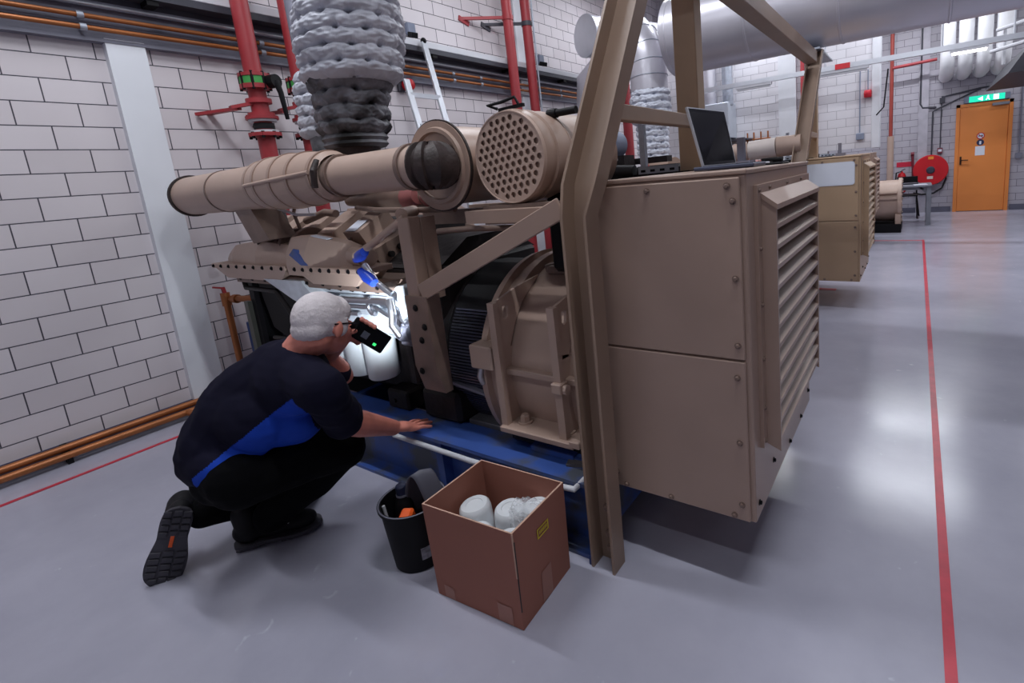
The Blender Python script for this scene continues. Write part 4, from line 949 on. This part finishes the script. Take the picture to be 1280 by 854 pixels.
# ------------------------------------------------------------------ black bucket and what is in it
bk = thing('bucket', 'black plastic bucket standing on the floor left of the cardboard box', 'bucket', (-1.545, 1.0, 0))
bc = V((-1.545, 1.0, 0))
MB().lathe([(.0, .085), (.004, .092), (.235, .113), (.235, .121), (.245, .122), (.245, .111), (.02, .086), (.012, .0)], bc, Z_, 48).build('pail', BLACK, bk)
MB().lathe([(.244, .112), (.2465, .117), (.244, .1215)], bc, Z_, 48, False).build('rim', MGREY, bk)
tv = (V((0, 0, 1.35))-bc); tv.z = 0; tv.normalize(); tw = V((-tv.y, tv.x, 0))
def onp(s_, z, n=.001):
    rr = .092+(.113-.092)*(z/.235)+n; a = s_/rr
    return bc+tv*(rr*math.cos(a))+tw*(rr*math.sin(a))+V((0, 0, z))
MB().add([onp(s_, z) for z in (.05, .10) for s_ in (.0, .018, .036)], [(0, 1, 4, 3), (1, 2, 5, 4)]).build('bucket_label', mat('grey_sticker', (128, 128, 138), .6, var=.5, scale=60), bk, 0)
bt = thing('bottle', 'dark bottle with a black screw cap standing in the bucket', 'bottle', (-1.60, 1.0, .02))
MB().lathe([(0, .032), (.17, .034), (.20, .028), (.21, .021), (.225, .021)], (-1.60, 1.0, .022), Z_, 24).build('bottle_body', BLACK, bt)
MB().lathe([(0, .0225), (.008, .0225), (.008, .020)], (-1.60, 1.0, .24), Z_, 24).build('neck_ring', MGREY, bt)
MB().lathe([(0, .021), (.03, .021), (.034, .018)], (-1.60, 1.0, .248), Z_, 24).build('cap', mat('cap_blue_black', (32, 38, 66), .5), bt)
gl = MB()
def strap(u, v):
    t = u; wv = (v-.5)*.075
    p = bc+V((-.055, .03, .14)).lerp(V((.09, .05, .19)), t)+V((0, 0, .175*math.sin(PI*min(1, t*1.02))))
    return p+V((.35, .9, 0)).normalized()*wv+V((0, 0, -.02*abs(v-.5)))
gl.grid(strap, 24, 6); k0 = len(gl.v)
tag(gl.build('strap_wrench', GREYG, None, 60), 'grey curved rubber strap standing up out of the black bucket', 'strap')
o_ = bpy.context.scene.objects['strap_wrench']; md = o_.modifiers.new('t', 'SOLIDIFY'); md.thickness = .006
tag(MB().obb(bc+V((.045, -.055, .20)), (.045, .05, .09), Matrix.Rotation(.5, 3, 'Z') @ Matrix.Rotation(.3, 3, 'X'), .008).build('sponge', ORANGE), 'bright orange block poking out of the bucket beside the cardboard box', 'sponge')
tag(MB().tube([bc+V((-.06, -.055, .03)), bc+V((-.078, -.068, .23))], .006, 10).build('stick', WHITE), 'thin white stick leaning inside the bucket rim', 'stick')
tag(MB().ell(bc+V((.03, .02, .12)), (.06, .06, .05)).ell(bc+V((0, .03, .09)), (.055, .05, .06)).build('rag', BLACKR), 'black rag lying inside the bucket', 'rag')
# ------------------------------------------------------------------ laptop on the cabinet
lp_ = thing('laptop', 'open black laptop standing on top of the near cabinet', 'laptop', (-.6, 1.8, 1.335))
MB().obb((-.555, 1.80, 1.343), (.20, .27, .014), Matrix.Rotation(.1, 3, 'Z'), .004).build('keyboard_base', mat('laptop_grey', (72, 78, 100), .4), lp_)
MB().obb((-.55, 1.80, 1.3505), (.15, .23, .002), Matrix.Rotation(.1, 3, 'Z')).build('keys', BLACK, lp_)
q = [V((-.615, 1.69, 1.35)), V((-.595, 2.0, 1.35)), V((-.635, 2.0, 1.555)), V((-.665, 1.69, 1.555))]
nn = (q[1]-q[0]).cross(q[3]-q[0]).normalized()
if nn.x > 0: nn = -nn
MB().prism(q, nn*.008).build('lid', ALU, lp_)
qc = sum(q, V())/4
MB().prism([qc+(p-qc)*.955-nn*.0008 for p in q], nn*.0005).build('screen', SCREEN, lp_, 0)
tag(MB().obb((-.47, 2.05, 1.338), (.10, .12, .008), Matrix.Identity(3), .003).build('notebook', BLACK), 'flat black pad lying on the near cabinet behind the laptop', 'pad')
tag(MB().box(-.60, -.52, 2.12, 2.22, 1.335, 1.348, .002).build('paper', WPLATE), 'white paper lying on top of the near cabinet', 'paper')
# ------------------------------------------------------------------ second and third generator sets
DY = 3.4
gen2 = copy_tree(gen1, None, ('air_filter', 'intake_pipe', 'bellows', 'protective_cap', 'drain_hose'))
gen2.location.y += DY; gen2['label'] = 'second tan generator set with a white plate on its louvred cabinet'
def recolour(o, a, b):
    for s_ in o.material_slots:
        if s_.material == a: s_.link = 'OBJECT'; s_.material = b
    for c in o.children: recolour(c, a, b)
recolour([c for c in gen2.children if c.name.startswith('cabinet')][0], TAN, TAN_Y)
cab2 = [c for c in gen2.children if c.name.startswith('cabinet')][0]
def rrect(x0, x1, z0, z1, r, y, n=6):
    pts = []
    for cx, cz, a in ((x1-r, z1-r, 0), (x0+r, z1-r, PI/2), (x0+r, z0+r, PI), (x1-r, z0+r, 1.5*PI)):
        for i in range(n+1): pts.append((cx+r*math.cos(a+PI/2*i/n), y, cz+r*math.sin(a+PI/2*i/n)))
    return pts
o = MB().prism(rrect(-.86, -.435, 1.09, 1.285, .022, 1.381-.0035+DY), (0, .003, 0)).build('white_plate', WPLATE, None, 0)
for v in o.data.vertices: v.co -= rootloc(cab2)
o.parent = cab2
o = MB().add([V(p)+V((0, -.0005, 0)) for p in rrect(-.855, -.44, 1.095, 1.28, .018, 1.381-.0035+DY)], [list(range(28))]).build('plate_face', mat('plate_face', (226, 230, 240), .35, var=.02), None, 0)
for v in o.data.vertices: v.co -= rootloc(cab2)
o.parent = cab2
def part2(mb, nm, m, root):
    return mb.build(nm, m, root)
part2(MB().cyl((-1.30, 4.80, 1.455), (-1.06, 4.80, 1.465), .085, n=28), 'lagged_pipe', CREAM, gen2)
part2(MB().tube([(-1.32, 4.80, 1.455), (-1.42, 4.78, 1.45), (-1.52, 4.86, 1.43)], [.083, .08, .07], 24), 'pipe_elbow', TAN2, gen2)
part2(MB().cyl((-1.06, 4.80, 1.465), (-.86, 4.82, 1.47), .09, .085, 24), 'pipe_clamp', TAN2, gen2)
part2(MB().cyl((-2.2, 3.62, 1.60), (-2.2, 3.9, 1.60), .115, n=36).lathe([(-.004, .04), (-.004, .115)], (-2.2, 3.62, 1.6), Y_, 36, False).lathe([(-.008, .06), (-.004, .075)], (-2.2, 3.62, 1.6), Y_, 36, False), 'filter_cover', GREYB, gen2)
part2(MB().box(-2.3, -1.75, 3.95, 4.05, 1.42, 1.47).box(-2.25, -2.18, 3.8, 4.2, 1.05, 1.45).box(-2.1, -1.6, 4.0, 4.2, 1.15, 1.40, .03).box(-2.08, -2.02, 3.7, 3.88, 1.1, 1.5), 'bracket', DARKM, gen2)
part2(MB().tube([(-1.95, 3.9, 1.43), (-1.9, 3.9, 1.35), (-1.8, 3.95, 1.33)], .03, 12), 'red_hose', REDB, gen2)
gen3 = copy_tree(gen1, None, ('air_filter', 'intake_pipe', 'bellows', 'protective_cap', 'drain_hose', 'strut_post'))
gen3.location.y += 6.75; gen3.location.x -= .14; gen3['label'] = 'third tan generator set, only the top of its cabinet showing over the second'
cab3 = [c for c in gen3.children if c.name.startswith('cabinet')][0]
for mb, nm, m in ((MB().box(-.60, -.52, 1.379+6.75, 1.381+6.75, 1.255, 1.318), 'number_plate', WPLATE), (MB().box(-.578, -.542, 1.3775+6.75, 1.379+6.75, 1.27, 1.30), 'plate_symbol', INK)):
    o = mb.build(nm, m, None, 0)
    for v in o.data.vertices: v.co -= rootloc(cab3)+V((.14, 0, 0))
    o.parent = cab3
# far alternator beyond the partition
A4 = thing('alternator', 'pale tan alternator end on a black skid beside the grey table, far back', 'alternator', (-.5, 10.0, 0))
MB().lathe([(0, .34), (.0, .36), (.02, .36), (.04, .345), (.55, .345)], (-.80, 10.0, .50), X_, 48).build('housing', TAN2, A4)
fl4 = MB().lathe([(0, .34), (0, .375), (.05, .375), (.05, .2)], (-.25, 10.0, .50), X_, 48).build('end_flange', TAN2, A4)
for k in range(18):
    q = V((-.20, 10.0+.35*math.cos(k*PI/9), .5+.35*math.sin(k*PI/9))); MB().hexbolt(q, X_, .014, .012).build('bolt', TAN2, fl4)
MB().box(-.82, -.26, 9.62, 9.68, .55, .585).box(-.82, -.26, 9.64, 9.68, .64, .66).build('side_rail', TAN2, A4)
MB().box(-.95, -.19, 9.60, 10.4, 0, .14).build('skid', BLACK, A4)
MB().box(-.80, -.72, 9.65, 10.35, .14, .3).box(-.28, -.2, 9.65, 10.35, .14, .3).build('foot', TAN2, A4)
# ------------------------------------------------------------------ back wall: door, sign, hose reel, ...
BY = 12.6
D = thing('door_1', 'orange steel door in the back wall under the green exit sign', None, (1.06, BY, 0)); D['kind'] = 'structure'
MB().box(.63, .69, BY-.05, BY, 0, 2.09).box(1.44, 1.50, BY-.05, BY, 0, 2.09).box(.63, 1.50, BY-.05, BY, 2.03, 2.09).build('door_frame', DOORO, D)
MB().box(.692, 1.438, BY-.035, BY-.002, .008, 2.028, .004).build('door_leaf', DOORO, D)
MB().box(.715, .745, BY-.045, BY-.035, .93, 1.09).bar((.73, BY-.05, 1.02), (.73, BY-.08, 1.02), .016, .016).bar((.725, BY-.08, 1.02), (.85, BY-.08, 1.015), .018, .018).build('door_handle', mat('door_handle_dark', (60, 44, 36), .4, metal=.6), D)
MB().box(1.18, 1.44, BY-.09, BY-.05, 2.0, 2.05, .006).build('door_closer', GREYT, D)
q = MB().lathe([(0, 0), (0, .065), (.002, .065)], (1.03, BY-.0355, 1.46), -Y_, 32, False); 
q.build('prohibition_sign', WPLATE, D)
rg = MB().lathe([(.002, .050), (.003, .050), (.003, .065), (.002, .065)], (1.03, BY-.0355, 1.46), -Y_, 32, False).obb((1.03, BY-.039, 1.46), (.115, .001, .012), Matrix.Rotation(PI/4, 3, 'Y'))
rg.build('red_ring', REDB, D)
MB().box(.995, 1.065, BY-.0385, BY-.0378, 1.452, 1.466).box(1.045, 1.06, BY-.0385, BY-.0378, 1.466, 1.478).build('sign_symbol', INK, D)
MB().lathe([(0, 0), (0, .058), (.002, .058)], (1.03, BY-.0355, 1.335), -Y_, 32, False).build('ear_protection_sign', mat('mandatory_dark', (36, 42, 78), .5), D)
MB().box(1.015, 1.045, BY-.039, BY-.038, 1.30, 1.36).build('sign_symbol', WPLATE, D)
MB().box(.955, 1.105, BY-.0372, BY-.0355, 1.09, 1.265).build('notice_sheet', WPLATE, D)
S = thing('exit_sign', 'lit green exit sign above the orange door', 'exit sign', (1.1, BY, 2.2))
MB().box(.74, 1.44, BY-.09, BY, 2.10, 2.22, .006).build('housing', GREYB, S)
MB().box(.82, 1.36, BY-.096, BY-.09, 2.105, 2.215).build('green_panel', emis('exit_green', (20, 200, 160), 1.1), S)
W = emis('exit_white', (230, 255, 250), 1.6)
# pictograms: arrow, running figure, doorway
MB().xz([(.95, 2.155), (1.03, 2.195), (1.03, 2.115)], BY-.098, BY-.096).build('arrow', W, S, 0)
MB().ell((1.11, BY-.097, 2.192), (.011, .002, .011)).xz([(1.09, 2.18), (1.125, 2.178), (1.12, 2.15), (1.14, 2.125), (1.128, 2.118), (1.105, 2.145), (1.085, 2.12), (1.07, 2.125), (1.095, 2.152)], BY-.098, BY-.096).build('running_figure', W, S, 0)
MB().xz([(1.19, 2.115), (1.27, 2.115), (1.27, 2.205), (1.19, 2.205)], BY-.098, BY-.096).build('doorway', W, S, 0)
H = thing('fire_hose_reel', 'round red fire hose reel on the back wall left of the orange door', 'hose reel', (.235, BY, .87))
hc = V((.235, BY-.14, .875))
MB().lathe([(-.10, .10), (-.10, .29), (-.085, .30), (-.07, .29), (-.07, .2), (.07, .2), (.07, .29), (.085, .30), (.10, .29), (.10, .08)], hc, Y_, 48).build('reel_disc', REDB, H)
MB().lathe([(-.125, .0), (-.125, .055), (-.10, .075)], hc, Y_, 28).build('hub', mat('hub_dark', (52, 56, 70), .4), H)
MB().box(.18, .28, BY-.245, BY-.242, .70, .755).build('reel_label', CREAM, H)
MB().box(.19, .28, BY-.245, BY-.242, 1.09, 1.145).build('hazard_label', mat('orange_label', (225, 140, 50), .5), H)
MB().tube([(.47, BY-.1, .82), (.50, BY-.1, .68), (.44, BY-.1, .50), (.30, BY-.09, .40), (.10, BY-.08, .38), (-.05, BY-.06, .42)], .018, 10).build('hose', BLACKR, H)
MB().tube([(-.08, BY-.05, 1.22), (-.07, BY-.05, 1.0), (-.06, BY-.05, .75), (-.02, BY-.06, .60)], .022, 10).cyl((-.11, BY-.05, 1.22), (-.05, BY-.05, 1.22), .04).build('supply_pipe', mat('dark_red_pipe', (112, 28, 46), .5), H)
E = thing('fire_extinguisher', 'red fire extinguisher on the back wall left of the hose reel', 'extinguisher', (-.26, BY, .5))
MB().lathe([(0, .06), (.01, .075), (.34, .075), (.39, .055), (.41, .02), (.44, .02)], (-.26, BY-.09, .45), Z_, 24).build('cylinder', REDB, E)
MB().bar((-.27, BY-.09, .90), (-.20, BY-.09, .93), .02, .015).tube([(-.26, BY-.1, .885), (-.36, BY-.1, .86), (-.37, BY-.1, .65)], .012, 8).build('handle', BLACK, E)
MB().box(-.30, -.22, BY-.02, BY+.001, .5, .8).box(-.31, -.21, BY-.12, BY, .435, .449).build('wall_bracket', DGREY, E)
MB().box(-.30, -.22, BY-.168, BY-.164, .62, .69).build('extinguisher_label', WPLATE, E)
tag(MB().box(-.36, -.09, BY-.008, BY, .97, 1.07).build('wall_sign', mat('red_sign', (190, 30, 60), .5)), 'small red rectangular sign on the back wall above the extinguisher', 'sign')
tag(MB().box(.34, .43, BY-.06, BY, 1.19, 1.30, .008).build('call_point', mat('alarm_box', (120, 60, 75), .5)), 'small alarm call point on the back wall between hose reel and door', 'call point')
bpy.context.scene.objects['call_point']
MB().box(.355, .415, BY-.064, BY-.06, 1.225, 1.27).build('call_point_glass', WPLATE, bpy.context.scene.objects['call_point'])
cd = MB().tube([(.245, BY-.03, 1.12), (.245, BY-.03, 2.02), (.30, BY-.03, 2.06), (.95, BY-.03, 2.33), (1.0, BY-.03, 2.34)], .014, 8)
cd.tube([(.385, BY-.03, 1.3), (.385, BY-.03, 2.25)], .010, 8).box(.35, .44, BY-.06, BY, 2.17, 2.27).tube([(.38, BY-.04, 2.28), (1.0, BY-.04, 2.36), (2.4, BY-.04, 2.38)], .016, 8)
tag(cd.build('cable_conduit', DGREY), 'dark cable conduits branching over the back wall above hose reel and door', 'conduit')
tag(MB().tube([(1.62, BY-.03, 1.05), (1.62, BY-.03, 2.3)], .012, 8).box(1.57, 1.67, BY-.05, BY, .98, 1.08).build('wall_switch', MGREY), 'grey switch box with its conduit on the back wall right of the door', 'switch')
tag(MB().tube([(.03, BY-.03, 4.2), (.03, BY-.03, 2.2), (.07, BY-.03, 2.12), (.3, BY-.03, 2.1)], .02, 10).build('cable_conduit', DGREY), 'dark vertical conduit on the back wall left of the white cylinders', 'conduit')
rp = MB().tube([(-.47, 12.35, 1.62), (-.47, 12.35, 2.2), (-.47, 12.35, 4.55)], .035, 12)
tag(rp.build('red_pipe', mat('dull_red_pipe', (150, 60, 52), .5)), 'thin vertical red pipe in the corner right of the bright partition', 'pipe')
tag(MB().cyl((-.47, 12.35, 0), (-.47, 12.35, 1.62), .06).build('pipe_sleeve', TAN2), 'pale pipe sleeve below the thin red pipe', 'pipe sleeve')
tag(MB().tube([(-.45, 12.3, 2.95), (.28, 12.3, 2.98)], .03, 10).build('red_pipe', mat('dull_red_pipe', (165, 55, 62), .5)), 'short horizontal red pipe below the duct on the back wall', 'pipe')
for i, (x, lb) in enumerate(((.43, 'leftmost of the four white vertical cylinders above the door'), (.70, 'second of the four white vertical cylinders above the door'), (.97, 'third of the four white vertical cylinders above the door'), (1.24, 'rightmost of the four white vertical cylinders above the door'))):
    o = MB().tube([(x, 11.9, 4.58), (x, 11.9, 2.95), (x, 11.92, 2.82), (x, 12.0, 2.72), (x, 12.12, 2.66), (x, 12.55, 2.66)], .115, 28).build('lagged_pipe', mat('white_lagging', (222, 222, 226), .5, var=.03) if i == 0 else MATS['white_lagging'])
    tag(o, lb, 'pipe', 'white lagged pipes over the door')
# table and chair
T = thing('table', 'grey metal table in front of the hose reel, far back', 'table', (-.1, 10.8, 0))
MB().box(-.75, .23, 10.46, 11.2, .67, .70, .004).build('table_top', GREYT, T)
for x, y in ((-.70, 10.52), (.19, 10.52), (-.70, 11.15), (.19, 11.15)): MB().box(x-.035, x+.035, y-.03, y+.03, 0, .67).build('leg', GREYT, T)
MB().bar((.16, 10.52, .56), (.06, 10.52, .66), .02, .03).box(-.7, .19, 10.51, 10.53, .62, .67).build('apron', GREYT, T)
tag(MB().obb((-.12, 10.95, .713), (.26, .2, .025), Matrix.Rotation(.3, 3, 'Z'), .005).build('binder', DGREY), 'dark binder lying on the grey table', 'binder')
tag(MB().obb((.06, 10.66, .703), (.2, .28, .004), Matrix.Rotation(.1, 3, 'Z')).build('paper', WPLATE), 'white paper on the grey table', 'paper')
Ch = thing('chair', 'dark tubular chair standing under the grey table', 'chair', (-.15, 11.8, 0))
MB().box(-.33, .03, 11.52, 11.90, .43, .46, .008).build('seat', BLACK, Ch)
for x in (-.31, .01):
    s_ = 1 if x > -.1 else -1
    MB().tube([(x, 11.54, .44), (x+.02*s_, 11.50, 0.0)], .014, 8).build('leg', BLACK, Ch)
    MB().tube([(x, 11.88, .80), (x, 11.88, .42), (x+.05*s_, 11.94, 0)], .014, 8).build('leg', BLACK, Ch)
MB().box(-.31, .01, 11.87, 11.895, .62, .8, .006).build('backrest', BLACK, Ch)
# ------------------------------------------------------------------ lighting track and fittings in front of the partition
TY = 8.7
tk = thing('lighting_track', 'long white lighting track slung across the hall under the duct', 'lighting track', (0, TY, 2.6))
MB().box(-3.4, 1.15, TY-.04, TY+.04, 2.585, 2.655).build('trunking', ALU, tk)
for x in (-2.6, -1.2, .25, 1.0): MB().cyl((x, TY, 2.655), (x, TY, 4.6), .012, n=8).build('hanger', ALU, tk)
MB().box(-1.06, -.86, TY-.047, TY-.04, 2.585, 2.66).build('red_marker', mat('red_marker', (230, 50, 60), .5), tk)
for x0, x1, on, lb in ((-2.55, -1.98, 0, 'white batten light under the lighting track, left one seen through the A-frame'), (-1.3, -.62, 0, 'white batten light under the lighting track in front of the bright partition'), (.34, .75, 1, 'glowing batten light under the lighting track in front of the white cylinders')):
    Lm = thing('batten_light', lb, 'lamp', ((x0+x1)/2, TY, 2.55), 'batten lights under the track')
    MB().box(x0, x1, TY-.03, TY+.03, 2.545, 2.5855).build('housing', WHITE, Lm)
    MB().tube([(x0+.02, TY, 2.53), (x1-.02, TY, 2.53)], .016, 12).build('tube', emis('tube_on', (255, 250, 245), 9) if on else WHITE, Lm)
tag(MB().tube([(-.40, TY+.5, 2.55), (-.45, TY+.5, 2.0), (-.55, 9.27, 1.9)], .01, 8).build('cable', BLACK), 'thin black cable hanging beside the partition edge', 'cable')
tag(MB().box(-.72, -.62, 9.22, 9.3, 2.18, 2.29, .01).lathe([(0, .045), (.05, .05), (.07, .02)], (-.67, 9.22, 2.235), -Y_, 20).build('beacon', mat('red_beacon', (200, 30, 50), .4)), 'red fire beacon on the bright partition below the lighting track', 'beacon')
tag(MB().tube([(-.67, 9.285, 2.29), (-.67, 9.285, 2.6)], .008, 8).tube([(-.78, 9.285, 1.66), (-.78, 9.285, 2.6)], .009, 8).box(-.83, -.72, 9.24, 9.3, 1.55, 1.65, .006).build('socket_box', GREYB), 'small white socket box with its conduit on the bright partition', 'socket')
vd = thing('air_handling_duct', 'boxy silver air duct with two vertical pipes behind the laptop', 'duct', (-2.95, 9.0, 1.8))
MB().box(-3.35, -2.74, 8.85, 9.3, 1.80, 2.40, .01).build('plenum_box', mat('galvanised_sheet', (186, 192, 202), .4, metal=.3, var=.06), vd)
MB().cyl((-3.12, 9.05, 2.36), (-3.12, 9.05, 4.6), .12).build('vertical_duct', DUCTM, vd)
MB().cyl((-2.80, 9.05, 2.36), (-2.80, 9.05, 4.6), .09).build('vertical_duct', GALV, vd)
MB().box(-2.95, -2.45, 8.9, 9.3, 1.74, 1.765).box(-2.9, -2.87, 9.2, 9.3, 1.60, 1.74).build('support_shelf', DGREY, vd)
for x in (-1.62, -1.48):
    tag(MB().tube([(x, 9.265, .02), (x, 9.265, 4.58)], .03, 12).build('red_pipe', MATS['dull_red_pipe']), 'one of a pair of thin red pipes on the partition beside the white pilaster', 'pipe', 'thin red pipe pair on the partition')
mf = thing('copper_manifold', 'copper manifold with four upright stubs on the partition behind the far gensets', 'manifold', (-2.3, 9.2, 1.5))
MB().tube([(-2.56, 9.22, 1.74), (-2.14, 9.22, 1.74)], .012, 10).build('header', COPPER, mf)
MB().box(-2.4, -2.36, 9.22, 9.301, 1.73, 1.75).build('wall_bracket', COPPER, mf)
for x in (-2.53, -2.42, -2.30, -2.18): MB().tube([(x, 9.22, 1.3), (x, 9.22, 1.86)], .014, 10).build('stub', COPPER, mf)
# mezzanine edge at the upper right
mz = thing('platform', 'dark overhead platform with white handrail at the right edge', 'platform', (2, 9.5, 2.4))
MB().hexa([(.98, 8.85, 2.20), (4.9, 8.85, 2.20), (4.9, 11.5, 2.20), (.98, 11.5, 2.2), (1.2, 8.85, 2.55), (4.9, 8.85, 2.55), (4.9, 11.5, 2.55), (1.2, 11.5, 2.55)]).build('deck', mat('dark_platform', (58, 58, 66), .6), mz)
MB().tube([(1.2, 8.9, 2.55), (1.22, 8.9, 2.62), (2.0, 8.9, 3.25), (4.8, 8.9, 3.3)], .035, 10).tube([(.98, 11.0, 2.78), (1.6, 10.2, 2.8), (1.6, 8.9, 2.8)], .03, 10).tube([(1.05, 11.0, 3.1), (1.6, 10.2, 3.1), (1.6, 8.9, 3.1)], .03, 10).tube([(1.15, 11.0, 2.55), (1.15, 11.0, 3.15)], .025, 8).tube([(1.4, 10.5, 2.55), (1.4, 10.5, 3.15)], .025, 8).build('handrail', WHITE, mz)
for y_ in (9.0, 11.3): MB().cyl((3.2, y_, 0), (3.2, y_, 2.2), .07).build('post', DGREY, mz)
# ------------------------------------------------------------------ lamps and sky
def lamp(x, y, z, lx, power, col=(.945, .98, 1.04)):
    L = thing('ceiling_light', 'long tube light hung high over the hall, outside the frame', 'lamp', (x, y, z), 'ceiling tube lights')
    MB().box(x-lx/2, x+lx/2, y-.05, y+.05, z, z+.06, .01).build('housing', WHITE, L)
    MB().box(x-lx/2+.03, x+lx/2-.03, y-.03, y+.03, z-.012, z).build('diffuser', emis('diffuser_on', (250, 248, 255), 7), L, 0)
    for sx in (-lx*.4, lx*.4): MB().cyl((x+sx, y, z+.06), (x+sx, y, 4.6), .006, n=6).build('hanger', GALV, L)
    a = bpy.data.lights.new('ceiling_light_area', 'AREA'); a.shape = 'RECTANGLE'; a.size = lx-.06; a.size_y = .07; a.energy = power; a.color = col
    o = bpy.data.objects.new('ceiling_light_area', a); C.objects.link(o); o.parent = L; o.location = (0, 0, -.03)
for y, e in LAMPS:
    for x, k in ((-2.6, 1.0), (.0, 1.0), (2.6, .8)):
        if x < 1 or y > 4: lamp(x, y, 4.1, 1.5, e*k)
w = bpy.data.worlds.new('world'); bpy.context.scene.world = w; w.use_nodes = True
w.node_tree.nodes['Background'].inputs[0].default_value = (.35, .36, .45, 1); w.node_tree.nodes['Background'].inputs[1].default_value = .3
